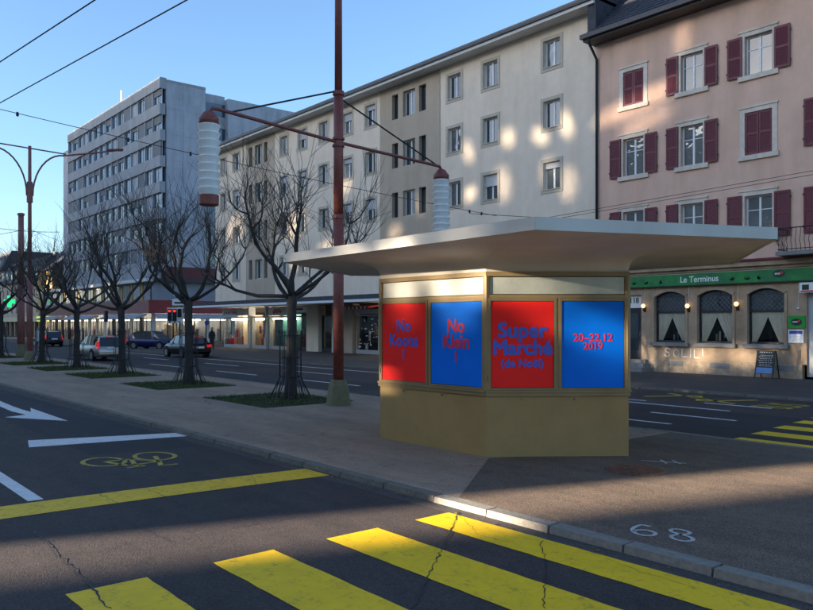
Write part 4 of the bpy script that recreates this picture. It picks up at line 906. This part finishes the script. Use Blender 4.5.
# ------------------------------------------------------------------ grey tower on its red podium
GX0, GX1, Yg = -120.8, -81.9, 33.0; T = front(Yg); gr_ = random.Random(21)
GT = empty('grey_office_tower', (0, 0, 0)); tag(GT, 'grey concrete office tower with ribbon windows on a red shop podium', 'building')
MB().box(GX0, GX0 + 5.4, Yg + .9, 48, 0, 27.6).build('stair_block', 'tower_concrete', GT)
for k in range(8): MB().box(GX0 + 3.2, GX0 + 4.6, Yg + .86, Yg + .899, 5.5 + k * 2.85, 7.0 + k * 2.85).build('stair_window', 'window_glass', GT)
MB().box(GX0 + 5.4, GX1, Yg + .7, 38.3, 0, 28.9).build('core', 'tower_concrete', GT)
A0, A1 = GX0 + 5.4, GX1 - .05; NU = 15; W = (A1 - A0) / NU
slab(T, A0 - .02, GX1, 27.9, 29.1, -.05, .7).build('parapet', 'tower_band', GT)
for k in range(7):
    zt = 27.9 - 2.85 * k; zb = zt - 1.65
    slab(T, A0 - .02, GX1 + .02, zb - 1.2, zb, -.04, .6).build('spandrel', 'tower_band', GT)
    for i in range(NU):
        u0, u1 = A0 + i * W, A0 + (i + 1) * W; c = gr_.random()
        g = 'window_sky' if c < .45 else ('window_glass' if c < .75 else 'blind_pale')
        if c > .88: slab(T, u0 + .03, u1 - .03, zb + .01, zt - .01, .10, .14).build('blind', 'blind_grey', GT)
        o = casement(GT, T, u0 + .02, u1 - .02, zb, zt, .22, (g, gr_.choice([g, g, 'window_glass'])), 'frame_grey', .09, 2)
        if .30 < c < .6: slab(T, u0 + .08, u1 - .08, zt - gr_.uniform(.3, .9), zt - .01, .16, .20).build('half_blind', 'blind_grey', o)
        slab(T, u0 - .07, u0 + .07, zb, zt, .04, .5).build('mullion', 'tower_concrete', GT)
T2 = side(GX1)
for u0, u1 in ((Yg + .72, 35.6), (35.62, 38.3)):
    for k in range(9): slab(T2, u0, u1 - .02, 3.0 + k * 2.85 + .02, 3.0 + (k + 1) * 2.85, -.03, .02).build('end_panel', 'tower_concrete', GT)
slab(T2, Yg + .7, 38.3, 28.67, 28.95, -.04, .3).build('end_coping', 'tower_band', GT)
MB().box(GX1 - 10, GX1 - .9, 38.3, 41.1, 0, 28.6).build('stair_core', 'tower_concrete', GT)
for k in range(8):
    zt = 27.6 - 2.85 * k; slab(T2, 38.35, 41.05, zt - 1.5, zt, .78, .9).build('stair_glazing', 'window_sky', GT); slab(T2, 38.3, 41.1, zt - 2.85, zt - 1.52, .62, .9).build('stair_spandrel', 'tower_band', GT)
MB().box(GX1 - 12, GX1, 41.1, 62, 0, 28.2).build('rear_wing', 'tower_concrete', GT)
for k in range(8):
    for yy in (43, 47.5): slab(T2, yy, yy + 1.4, 5.6 + 2.85 * k, 7.1 + 2.85 * k, -.01, .05).build('window', 'window_glass', GT) if yy == 43 and k < 3 else None
MB().tube([(-108, 38, 28.5), (-108, 38, 34.6)], .12, 6).build('roof_mast', 'pvc_white', GT)
MB().box(-83.6, -82.6, 54, 55, 28.2, 30).build('roof_vent', 'dark_metal', GT)
# podium
PXr, Yq = -80.0, 31.0; TQ = front(Yq); TR = side(PXr); PD = empty('podium', (0, 0, 0)); PD.parent = GT
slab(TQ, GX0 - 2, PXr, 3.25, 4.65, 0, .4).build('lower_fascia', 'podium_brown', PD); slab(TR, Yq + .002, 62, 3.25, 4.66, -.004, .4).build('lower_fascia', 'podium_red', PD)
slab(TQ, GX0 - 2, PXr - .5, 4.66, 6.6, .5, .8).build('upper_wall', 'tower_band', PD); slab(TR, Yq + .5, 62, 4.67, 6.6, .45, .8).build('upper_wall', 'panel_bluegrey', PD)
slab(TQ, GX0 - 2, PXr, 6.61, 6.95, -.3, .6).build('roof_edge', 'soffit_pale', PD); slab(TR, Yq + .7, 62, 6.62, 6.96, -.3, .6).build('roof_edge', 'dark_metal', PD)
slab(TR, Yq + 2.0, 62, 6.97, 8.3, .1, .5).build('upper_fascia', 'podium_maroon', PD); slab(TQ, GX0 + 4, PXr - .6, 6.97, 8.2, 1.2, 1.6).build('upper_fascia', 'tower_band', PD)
for i in range(12): u = GX0 + .5 + i * 3.15; casement(PD, TQ, u, u + 1.9, 4.85, 6.45, .42, gr_.choice(['window_glass', 'window_curtained']), 'frame_grey', .09, 2)
for i in range(12): u = GX0 + 2.9 + i * 3.15; slab(TQ, u, u + .5, 4.67, 6.59, .38, .499).build('wall_pier', 'yellow_wall', PD)
MB().box(GX0 - 2, PXr - .4, Yq + 3.2, Yq + 3.3, 0, 3.3).build('shop_back', 'interior_warm', PD); MB().box(PXr - 3.3, PXr - 3.2, Yq + 3, 62, 0, 3.3).build('shop_back', 'interior_warm', PD)
MB().box(GX0 - 2, PXr - .1, Yq + .4, Yq + 3.2, 3.26, 3.5).build('shop_ceiling', 'interior_dark', PD)
for i in range(14):
    u = GX0 - 1.5 + i * 2.95; casement(PD, TQ, u + .15, u + 2.8, .1, 2.75, .7, 'clear_glass', 'dark_metal', .09, 2, name='shop_window'); slab(TQ, u - .15, u + .15, 0, 3.25, .55, .95).build('pier', gr_.choice(['dark_metal', 'soffit_pale', 'stone_trim']), PD)
    slab(TQ, u + .3, u + 2.5, 2.5, 2.62, 1.3, 1.7).build('shop_lamp', 'shop_light', PD)
    for k in range(4): a = u + .3 + gr_.random() * 2; slab(TQ, a, a + .35, .1 + gr_.random() * .6, 1.2 + gr_.random(), 1.1 + .2 * k, 1.2 + .2 * k).build('display_item', gr_.choice(['interior_warm', 'cloth_light', 'stone_trim', 'white_print', 'cloth_dark', 'dark_red_cloth']), PD)
for i in range(5):
    u = Yq + .8 + i * 3.1; casement(PD, TR, u + .15, u + 2.95, .1, 2.75, .7, 'clear_glass', 'dark_metal', .09, 2, name='shop_window'); slab(TR, u - .15, u + .15, 0, 3.25, .55, .95).build('pier', 'soffit_pale', PD)
    slab(TR, u + .3, u + 2.5, 2.5, 2.62, 1.3, 1.7).build('shop_lamp', 'shop_light', PD)
    for k in range(3): a = u + .3 + gr_.random() * 2; slab(TR, a, a + .4, .1, 1.1 + gr_.random(), 1.1 + .2 * k, 1.2 + .2 * k).build('display_item', gr_.choice(['stone_trim', 'cloth_light', 'dark_red_cloth']), PD)
for a, b in ((GX0 + 1, GX0 + 10), (GX0 + 14, GX0 + 25), (GX0 + 29, PXr - .5)):
    MB().hexa([TQ(a, 2.62, -1.3), TQ(b, 2.62, -1.3), TQ(b, 3.0, -.02), TQ(a, 3.0, -.02), TQ(a, 2.80, -1.3), TQ(b, 2.80, -1.3), TQ(b, 3.2, -.02), TQ(a, 3.2, -.02)]).build('awning', 'awning_grey', PD)
MB().hexa([TR(Yq + .6, 2.62, -1.3), TR(Yq + 14, 2.62, -1.3), TR(Yq + 14, 3.0, -.02), TR(Yq + .6, 3.0, -.02), TR(Yq + .6, 2.8, -1.3), TR(Yq + 14, 2.8, -1.3), TR(Yq + 14, 3.2, -.02), TR(Yq + .6, 3.2, -.02)]).build('awning', 'awning_grey', PD)

# ------------------------------------------------------------------ far houses at the left end of the street
def house(name, label, x0, x1, Y, eave, ridge, wmat, cols, rows_, wsz=(1.1, 1.6), depth=11, shopcol='pale_sign', mans=True):
    H = empty(name, (0, 0, 0)); tag(H, label, 'building'); T = front(Y); hl = []
    for i in range(cols):
        uc = x0 + (i + .5) * (x1 - x0) / cols
        for z in rows_: hl.append((uc - wsz[0] / 2, uc + wsz[0] / 2, z, z + wsz[1]))
    wall_holes(x0, x1, 3.2, eave, hl, .25, T).build('wall', wmat, H)
    MB().box(x1 - .02, x1, Y + .002, Y + depth, 0, eave).build('gable_wall', wmat, H); MB().box(x0, x1, Y + depth, Y + depth + .3, 0, eave).build('rear_wall', wmat, H)
    for h in hl:
        o = casement(H, T, *h, .16, 'window_glass', 'pvc_white', .09, 2); slab(T, h[0] - .1, h[1] + .1, h[2] - .12, h[2], -.08, .1).build('sill', 'stone_trim', o)
    k = 1.6 if mans else depth / 2
    rfm = MB(); rfm.quad((x0 - .3, Y - .5, eave), (x1 + .3, Y - .5, eave), (x1 + .1, Y + k, ridge), (x0 - .1, Y + k, ridge)).quad((x1 + .3, Y - .5, eave), (x1 + .3, Y + depth, eave), (x1 + .1, Y + depth - k, ridge), (x1 + .1, Y + k, ridge)).quad((x0 - .1, Y + k, ridge), (x1 + .1, Y + k, ridge), (x1 + .1, Y + depth - k, ridge), (x0 - .1, Y + depth - k, ridge)).quad((x0 - .3, Y - .5, eave), (x1 + .3, Y - .5, eave), (x1 + .3, Y + depth, eave), (x0 - .3, Y + depth, eave))
    rf = rfm.build('roof', 'slate', H)
    if mans:
        for i in range(cols):
            uc = x0 + (i + .5) * (x1 - x0) / cols; d_ = MB().box(uc - .7, uc + .7, Y - .05, Y + 1.5, eave + .5, eave + 2.2).build('dormer', 'soffit_pale', rf); MB().box(uc - .45, uc + .45, Y - .08, Y - .051, eave + .7, eave + 1.95).build('pane', 'window_glass', d_)
    MB().box((x0 + x1) / 2, (x0 + x1) / 2 + 1, Y + depth / 2, Y + depth / 2 + .8, ridge - .5, ridge + 1.6).build('chimney', 'concrete', rf)
    sh = MB().box(x0, x1, Y + .6, Y + .7, 0, 3.2).build('shop_recess', 'interior_warm', H); n_ = max(2, int((x1 - x0) / 3.2))
    for i in range(n_ + 1): u = x0 + i * (x1 - x0 - .4) / n_; MB().box(u, u + .4, Y, Y + .6, 0, 3.19).build('pier', 'stone_band', H)
    for i in range(n_): u = x0 + .4 + i * (x1 - x0 - .4) / n_; casement(H, T, u + .02, u + (x1 - x0 - .4) / n_ - .42, .1, 2.4, .3, 'window_glass', 'dark_metal', .08, 2, name='shop_window')
    MB().box(x0, x1, Y - .25, Y - .01, 2.5, 3.3).build('shop_fascia', shopcol, H)
    return H
house('townhouse', 'yellow sunlit house with dark roof next to the grey tower', -131, -123.2, 33.0, 10.3, 15.5, 'yellow_wall', 2, (4.4, 7.3), shopcol='lime_sign', mans=False)
H2 = house('townhouse', 'beige house with dark mansard roof and green cross at the far left', -158, -131.6, 33.4, 9.2, 13.2, 'beige_wall', 8, (3.9, 6.6), shopcol='pale_sign')
cr = empty('pharmacy_cross', ray(9.5, 301.5, 118)); cr.parent = H2
MB().box(-.9, .9, -.1, .1, -.3, .3).build('cross_bar', 'green_neon', cr); MB().box(-.3, .3, -.101, .101, -.9, .9).build('cross_bar', 'green_neon', cr); MB().tube([(0, .1, 0), (0, 6, 0)], .04, 5).build('bracket', 'iron', cr)
cr.rotation_euler = (0, 0, .7)
house('apartment_block', 'pale apartment block behind the mansard house at the far left', -190, -150, 62, 20.5, 21.5, 'soffit_pale', 10, (4, 7, 10, 13, 16.5), (1.6, 1.5), 14)
house('townhouse', 'grey house closing the street beyond the mansard house', -230, -160, 34, 12, 16, 'render_grey', 16, (4, 7, 9.6), (1.1, 1.5), 12)

# ------------------------------------------------------------------ vehicles
def make_car(name, label, loc, rz, paintm, wagon=True, L=4.6, W=1.78, H=1.47, brake=True):
    C = empty(name, loc, rz); tag(C, label, 'car'); hL, hW = L / 2, W / 2
    st = [(-hL, .80, .42, .62), (-hL + .06, .90, .30, .86), (-hL + .35, .97, .22, .93), (-1.2, 1, .20, .92), (.5, 1, .20, .90), (1.15, .99, .20, .92), (1.6, .97, .20, .80), (hL - .25, .90, .22, .70), (hL - .05, .80, .30, .60), (hL, .70, .38, .52)]
    m = MB(); rings = []
    for x, k, zb, zt in st:
        wv = hW * k; mid = zb + (zt - zb) * .55; b = len(m.v); half = [(wv * .82, zb), (wv * .97, zb + .06), (wv, mid), (wv * .97, zt - .08), (wv * .88, zt)]
        m.v += [(x, y, z) for y, z in half] + [(x, -y, z) for y, z in reversed(half)]; rings.append(b)
    for i in range(len(rings) - 1):
        for k in range(10): j = (k + 1) % 10; m.f.append((rings[i] + k, rings[i + 1] + k, rings[i + 1] + j, rings[i] + j))
    m.f.append(tuple(rings[0] + k for k in range(10))); m.f.append(tuple(rings[-1] + k for k in reversed(range(10))))
    m.build('body', paintm, C, True)
    gh = [(-hL + .06, .88, .80, .78), (-hL + .42, H - .10, .80, .64), (-hL + .75, H - .04, .84, .66), (-.6, H - .01, .86, .68), (.1, H - .02, .86, .68), (.45, H - .08, .86, .66), (1.25, .89, .84, .80)] if wagon else [(-hL + .08, .92, .80, .78), (-hL + .5, H - .18, .80, .62), (-hL + .95, H - .04, .84, .64), (-.4, H, .86, .66), (.2, H - .02, .86, .66), (.5, H - .09, .86, .64), (1.25, .89, .84, .80)]
    def ring(x, zt, kb, kt): return [(x, hW * kb, .86), (x, hW * kt, zt), (x, -hW * kt, zt), (x, -hW * kb, .86)]
    g = MB(); rf = MB(); pl = MB()
    for i in range(len(gh) - 1):
        a, b = ring(*gh[i]), ring(*gh[i + 1]); g.quad(a[0], b[0], b[1], a[1]); g.quad(a[2], b[2], b[3], a[3])
        (rf if 1 <= i <= len(gh) - 3 else g).quad(a[1], b[1], b[2], a[2])
    gl = g.build('glasshouse', 'car_glass', C)
    rf.v = [(x, y * 1.02, z + .012) for x, y, z in rf.v]; rf.build('roof', paintm, C, True)
    for i, ww in ((1, .10), (3, .05), (5, .07)):
        for s in (0, 3):
            a = ring(*gh[i]); lo, hi = a[s], a[1 if s == 0 else 2]; sg = 1 if s == 0 else -1
            pl.hexa([(lo[0] - ww - .25 * (i == 1), lo[1] + sg * .004, lo[2]), (lo[0] + ww, lo[1] + sg * .004, lo[2]), (lo[0] + ww, lo[1] + sg * .016, lo[2]), (lo[0] - ww - .25 * (i == 1), lo[1] + sg * .016, lo[2]), (hi[0] - ww, hi[1] + sg * .004, hi[2] + .01), (hi[0] + ww, hi[1] + sg * .004, hi[2] + .01), (hi[0] + ww, hi[1] + sg * .016, hi[2] + .01), (hi[0] - ww, hi[1] + sg * .016, hi[2] + .01)])
    pl.build('pillars', paintm, C)
    for x in (-hL + .88, hL - .88):
        for s in (-1, 1):
            wh = empty('wheel', (x, s * (hW - .10), .32)); wh.parent = C
            t_ = MB().tube([(0, -.11, 0), (0, .11, 0)], .325, 20); t_.build('tyre', 'tyre', wh); MB().tube([(0, -.118, 0), (0, .118, 0)], .21, 16).build('rim', 'rim', wh)
            ar = MB().tube([(0, -.02, 0), (0, s * .0 + .02, 0)], .38, 20); o = ar.build('arch', 'tyre', C, loc=(x, s * (hW - .012), .36))
    for s in (-1, 1):
        if wagon: MB().hexa([(-hL - .004, s * hW * .74, .70), (-hL - .004, s * hW * .86, .70), (-hL + .3, s * hW * .96, .68), (-hL + .2, s * hW * .68, .68), (-hL + .16, s * hW * .74, 1.14), (-hL + .16, s * hW * .80, 1.14), (-hL + .34, s * hW * .84, 1.14), (-hL + .34, s * hW * .72, 1.14)]).build('tail_light', 'tail_red', C)
        else: MB().hexa([(-hL - .006, s * hW * .52, .68), (-hL - .006, s * hW * .88, .68), (-hL + .25, s * hW * .975, .70), (-hL + .2, s * hW * .55, .70), (-hL + .03, s * hW * .55, .86), (-hL + .03, s * hW * .90, .86), (-hL + .25, s * hW * .97, .86), (-hL + .2, s * hW * .55, .86)]).build('tail_light', 'tail_red', C)
        MB().hexa([(hL - .5, s * hW * .62, .60), (hL - .12, s * hW * .62, .58), (hL - .20, s * hW * .88, .58), (hL - .5, s * hW * .97, .60), (hL - .55, s * hW * .62, .76), (hL - .24, s * hW * .62, .70), (hL - .30, s * hW * .86, .70), (hL - .55, s * hW * .95, .76)]).build('headlight', 'clear_glass', C)
        MB().box(.72, .90, s * (hW + .02) - .07, s * (hW + .02) + .07, .93, 1.07).build('mirror', paintm, C)
    MB().box(-hL - .03, -hL + .1, -hW * .80, hW * .80, .40, .56).build('rear_bumper', paintm if wagon else 'car_dark', C)
    MB().box(-hL - .02, -hL + .02, -.27, .27, .62 if not wagon else .70, .74 if not wagon else .82).build('number_plate', 'plate', C)
    if brake: MB().box(-hL + .36, -hL + .41, -.2, .2, H - .09, H - .055).build('brake_light', 'tail_red', C)
    if wagon:
        for s in (-1, 1): MB().tube([(-hL + .6, s * hW * .60, H + .02), (.1, s * hW * .60, H + .03)], .02, 5).build('roof_rail', 'dark_metal', C)
    return C
g = gp(112, 361, RZ); make_car('parked_car', 'silver estate car with brake lights lit, driving away beside the median trees', (g[0] - 2.2, 15.5, RZ), math.pi, 'car_silver', True)
make_car('parked_car', 'black hatchback with red tail lights in the far lane', (-48.2, 21.2, RZ), math.pi, 'car_dark', False, 4.2, 1.76, 1.43)
g = gp(153, 349, RZ); make_car('parked_car', 'dark blue car waiting at the side street before the red podium', (g[0], g[1], RZ), .55, 'car_blue', False, 4.4, 1.8, 1.55, False)
g = gp(8, 347, RZ); make_car('parked_car', 'dark car half hidden behind the far left mast', (g[0], 21.0, RZ), math.pi, 'car_dark', True, 4.5, 1.78, 1.5, False)

# ------------------------------------------------------------------ traffic signal
g = ray(173, 352, 57.8); TL = empty('traffic_signal', (g[0], g[1], 0)); tag(TL, 'traffic signal with two red lights and a white edged backboard', 'traffic light')
u = Vector((.6386, .7695, 0)); TL.rotation_euler = (0, 0, math.atan2(u.y, u.x) + .12)
MB().tube([(0, .06, 0), (0, .06, 5.0)], .06, 8).build('post', 'iron', TL)
bb_ = MB().box(-.42, .70, -.02, .02, 2.15, 3.32).build('backboard', 'white_print', TL)
for k, x in enumerate((-.22, .14, .50)):
    hd = MB().box(x - .14, x + .14, -.16, -.022, 2.34 if k < 2 else 2.62, 3.24).build('signal_head', 'car_dark', TL)
    for j in range(3 if k < 2 else 2): z = 3.08 - j * .28; MB().tube([(x, -.165, z), (x, -.175, z)], .095, 12).build('lens', 'signal_red' if (j == 0 and k < 2) else 'rubber_seal', hd); MB().tube([(x, -.165, z + .10), (x, -.30, z + .09)], .05, 6).build('visor', 'car_dark', hd)
for x in (-.22, .14, .5): MB().box(x - .06, x + .06, -.03, -.021, 2.2, 2.3).build('plate_mark', 'dark_metal', bb_)
sg = MB().box(-.05, 1.05, -.03, .02, 4.05, 4.6).build('direction_sign', 'panel_bluegrey', TL); sg2 = MB().box(-.05, 1.0, -.03, .02, 3.5, 4.0).build('lane_sign', 'white_print', TL)
MB().box(.1, .85, -.036, -.031, 3.62, 3.76).build('sign_mark', 'dark_metal', sg2); MB().box(.05, .95, -.036, -.031, 4.2, 4.28).build('sign_mark', 'white_print', sg)
MB().box(-.05, 1.0, -.03, .02, 3.34, 3.46).build('orange_sign', 'leaf', TL)
# a smaller signal seen by the podium
g = ray(106, 346, 70); TL = empty('traffic_signal', (g[0], g[1], 0)); tag(TL, 'small grey pole with signal box seen from behind near the red podium', 'traffic light')
MB().tube([(0, 0, 0), (0, 0, 3.2)], .05, 8).build('post', 'frame_grey', TL); MB().box(-.16, .16, -.14, .14, 2.3, 3.3).build('signal_head', 'iron', TL)
# blue round parking sign by the shops
g = ray(207, 348, 66); RS = empty('road_sign', (g[0], g[1], 0)); RS.rotation_euler = (0, 0, .85); tag(RS, 'round blue road sign on a thin pole near the shops', 'road sign')
MB().tube([(0, 0, 0), (0, 0, 2.9)], .035, 6).build('post', 'frame_grey', RS); MB().tube([(0, -.05, 2.2), (0, -.08, 2.2)], .2, 20).build('disc', 'blue_print', RS)

# ------------------------------------------------------------------ person walking by the shops
def person(label, loc, rz, top, legs):
    P = empty('person', loc, rz); tag(P, label, 'person')
    V = [(0, 0, .95), (0, 0, 1.18), (0, 0, 1.42), (0, .0, 1.54), (0, .02, 1.66), (.18, 0, 1.40), (.23, .05, 1.12), (.22, -.08, .88), (-.18, 0, 1.40), (-.24, -.06, 1.13), (-.22, .10, .90), (.10, 0, .90), (.11, -.12, .50), (.11, .10, .09), (.11, -.08, .05), (-.10, 0, .90), (-.11, .12, .50), (-.11, .28, .12), (-.11, .12, .04)]
    Ed = [(0, 1), (1, 2), (2, 3), (3, 4), (2, 5), (5, 6), (6, 7), (2, 8), (8, 9), (9, 10), (0, 11), (11, 12), (12, 13), (13, 14), (0, 15), (15, 16), (16, 17), (17, 18)]
    Rd = [.16, .16, .17, .065, .11, .085, .06, .045, .085, .06, .045, .11, .075, .055, .045, .11, .075, .055, .045]
    me = bpy.data.meshes.new('body'); me.from_pydata(V, Ed, []); o = bpy.data.objects.new('body', me); COL.objects.link(o); o.parent = P; me.materials.append(MATS[top])
    md = o.modifiers.new('skin', 'SKIN'); bm = bmesh.new(); bm.from_mesh(me); ly = bm.verts.layers.skin.verify()
    for i, v in enumerate(bm.verts): v[ly].radius = (Rd[i], Rd[i] * .8); v[ly].use_root = (i == 0)
    bm.to_mesh(me); bm.free(); sb2 = o.modifiers.new('sub', 'SUBSURF'); sb2.levels = 2; sb2.render_levels = 2
    hd = MB().lathe([(.02, -.13), (.06, -.10), (.085, -.02), (.09, .05), (.06, .11), (.01, .13)], 0, .0, 12); hd.build('face', 'skin', P, True, (0, -.015, 1.70)); hr = MB().lathe([(.095, -.02), (.10, .06), (.07, .125), (.01, .145)], 0, .0, 12); hr.build('hair', 'cloth_dark', P, True, (0, .012, 1.70))
    MB().box(-.17, .17, -.12, .12, .45, .92).build('coat_skirt', legs, P)
    return P
g = ray(212, 350, 62); person('person in dark clothes walking past the shops behind the black car', (g[0], g[1], 0), 1.0, 'cloth_dark', 'cloth_dark')
g = ray(38, 347, 72); person('person in a pale coat on the pavement beyond the far left mast', (g[0], g[1], 0), 2.0, 'cloth_light', 'cloth_light')

# ------------------------------------------------------------------ unseen blockers added behind the viewpoint to shade and fleck the street
YA = -40.0
def occ(P, w_, h_, rot=0., tau=.3, pitch=.10):
    """a slitted opening added in the sun blocker to put a fleck of low sun on the point P; w_, h_ = size, rot tilts the shape, tau = open share"""
    s = (P[1] - YA) / .95; x = P[0] - .313 * s; z = P[2] + s * math.tan(SUN_EL); c, d = abs(math.cos(rot)), abs(math.sin(rot)); W_, H_ = w_ * c + h_ * d, w_ * d + h_ * c
    FLECKS.append((x, z, w_ / 2, h_ / 2, W_ / 2, H_ / 2, rot, tau, pitch))
def wp(px, py, *a): occ((fx(px, Yw), Yw, fz(px, py, Yw)), *a)
FLECKS = []
for q in ((508, 138, 1.0, 1.2, .6, .22), (540, 136, 1.3, .7, -.6, .30), (566, 124, .7, 1.6, .35, .30), (468, 152, .8, 1.5, .4, .20), (470, 194, 1.1, .8, .5, .28), (503, 184, 1.3, 2.2, .2, .13), (568, 184, 1.2, 1.9, .0, .12), (548, 172, 1.0, 1.6, .0, .15),
          (395, 232, 1.6, 1.0, .2, .16), (420, 205, 1.0, 1.4, .3, .10), (636, 104, 5.2, .9, .20, .22), (683, 40, .8, 1.6, 0, .10), (645, 122, 3.2, .8, .2, .12), (330, 250, 3.6, 1.6, .1, .15), (296, 225, 3.6, 2.2, .3, .15), (345, 185, 2.0, 1.4, .5, .12), (300, 262, 3, 1.2, 0, .2), (235, 230, 3.5, 2.5, .2, .12)): wp(*q[:5], q[5] * .72)
for q in ((-19.0, .72, 1.9, .7, .1, .20), (-16.9, .75, 1.5, .9, .25, .24), (-15.3, .8, 1.7, .7, -.15, .26), (-14.0, 1.0, .5, 1.1, .1, .18), (-12.9, 1.1, .35, 1.3, 0, .3), (-17.8, .35, 2.6, .4, 0, .16), (-20.0, 1.0, .5, 1.0, 0, .2)): occ((q[0], Yp, q[1]), *q[2:])
occ((-16.3, 22.35, 0), 2.6, .14, 0, .8, .08); occ((-20.5, 22.4, 0), 3.0, .10, 0, .4, .08); occ((-9.3, 14.55, RZ), 1.0, .12, 0, .7, .08)
for q in ((-10.60, 2.72, .95, .34, 0, .34, .05), (-9.55, 2.72, .8, .40, 0, .42, .05), (-8.82, 2.70, .7, .46, 0, .50, .05), (-10.5, 2.35, 1.0, .5, 0, .06, .05), (-9.2, 2.3, 1.0, .6, 0, .10, .05)): occ((q[0], 8.72, q[1]), *q[2:])
occ((-8.28, 9.10, 2.72), .38, .34, 0, .85, .045); occ((-7.55, 10.02, 2.02), .80, .24, -.75, .60, .045); occ((-7.22, 10.42, 1.75), .16, .9, -.15, .45, .04)
for x, a, tt in ((-11.9, 1.6, .10), (-10.4, .9, .30), (-9.0, 1.5, .24), (-7.6, 1.4, .12)): occ((x, 7.4, 3.33), a, .26, 0, tt, .05)
for z, a in ((1.65, .16), (2.15, .3), (5.2, .5)): occ((MX, MY, z), .35, a, 0, .25, .05)
for z, a in ((1.5, .35), (2.6, .3), (4.4, .6)): occ((TREES[0], TY, z), .4, a, 0, .25, .05)
for x in (-91, -97, -104, -110): occ((x, Yg, 5.6), 1.6, 1.6, 0, .5, .10)
SA = tag(empty('sun_blocker', (0, 0, 0)), 'tall unseen wall added behind the viewpoint, slitted to shape sun flecks', 'building')  # added out of view; shades the facades and lets shaped flecks through
def touching(a, b): return abs(a[0] - b[0]) < a[4] + b[4] and abs(a[1] - b[1]) < a[5] + b[5]
groups = []
for l in FLECKS:                                          # openings that overlap share one frame
    hit = [g for g in groups if any(touching(l, o) for o in g)]; new = [l]
    for g in hit: new += g; groups.remove(g)
    groups.append(new)
while True:
    bx = [(min(o[0] - o[4] for o in g), max(o[0] + o[4] for o in g), min(o[1] - o[5] for o in g), max(o[1] + o[5] for o in g)) for g in groups]; done = True
    for i in range(len(bx)):
        for j in range(i):
            a, b = bx[i], bx[j]
            if done and a[0] < b[1] and b[0] < a[1] and a[2] < b[3] and b[2] < a[3]: groups[j] += groups[i]; del groups[i]; done = False
        if not done: break
    if done: break
wall_holes(-147.5, -103.5, -.05, 43.5, [b for b in bx if b[0] < -103.5], .01, lambda u, z, n: (u, YA - n, z)).build('blocker_wall', 'render_grey', SA)  # taller part of the added blocker, shading the grey tower
wall_holes(-103.5, -22.1, -.05, 31.2, [b for b in bx if b[0] >= -103.5], .01, lambda u, z, n: (u, YA - n, z)).build('blocker_wall', 'render_grey', SA)
for g, (x0, x1, z0, z1) in zip(groups, bx):
    m = MB(); p = min(o[8] for o in g); n = max(3, round((x1 - x0) / p)); p = (x1 - x0) / n; nz = max(6, round((z1 - z0) / .07))
    def I(u, z):
        v = 0
        for x, zc, a, b, _, _, rot, tau, _ in g:
            du, dz = u - x, z - zc; c, s_ = math.cos(rot), math.sin(rot); q = ((du * c + dz * s_) / a) ** 2 + ((-du * s_ + dz * c) / b) ** 2
            if q < 1: v += tau * (1 - q) ** .6
        return min(.9, v)
    for k in range(n):
        uc = x0 + (k + .5) * p
        for j in range(nz):
            za, zb = z0 + (z1 - z0) * j / nz, z0 + (z1 - z0) * (j + 1) / nz; o = I(uc, (za + zb) / 2) * p / 2
            if o < .0008: m.quad((uc - p / 2, YA, za), (uc + p / 2, YA, za), (uc + p / 2, YA, zb), (uc - p / 2, YA, zb)); continue
            m.quad((uc - p / 2, YA, za), (uc - o, YA, za), (uc - o, YA, zb), (uc - p / 2, YA, zb)); m.quad((uc + o, YA, za), (uc + p / 2, YA, za), (uc + p / 2, YA, zb), (uc + o, YA, zb))
    m.build('fleck_screen', 'render_grey', SA)  # slit widths shape each sun fleck
MB().quad((-22.1, YA, -.05), (-26.2, YA - 11.5, -.05), (-26.2, YA - 11.5, 31.2), (-22.1, YA, 31.2)).build('end_wall', 'render_grey', SA)  # end of the added blocker, slanted along the sun rays
wall_holes(-22.1, -15, 10.9, 31.2, [], .01, lambda u, z, n: (u, YA - n, z)).build('blocker_beam', 'render_grey', SA)  # beam added to keep the sun strip off the kiosk canopy
MB().box(-300, -154.5, YA - 12, YA, -.05, 30).build('blocker_wing', 'render_grey', SA)  # added to shade the far left houses, gap left for the yellow one
SB = tag(empty('far_sun_blocker', (0, 0, 0)), 'pale unseen block added behind the viewpoint to bound the sun strip', 'building')  # added out of view to close the near side of the sun strip
MB().box(-32.4, 90, -100, -75, -.05, 35).build('wall', 'render_grey', SB); MB().box(-32.4, 90.5, -100.5, -74.9, 35, 35.5).build('roof', 'slate', SB)

# ------------------------------------------------------------------ keep the tree of parts three levels deep
bpy.context.view_layer.update()
def chain(o):
    c = [o]
    while c[-1].parent: c.append(c[-1].parent)
    return c[::-1]
for o in list(bpy.data.objects):
    c = chain(o)
    if len(c) > 3:
        W = o.matrix_world.copy(); o.parent = c[1]; o.matrix_parent_inverse = Matrix.Identity(4); o.matrix_basis = c[1].matrix_world.inverted() @ W
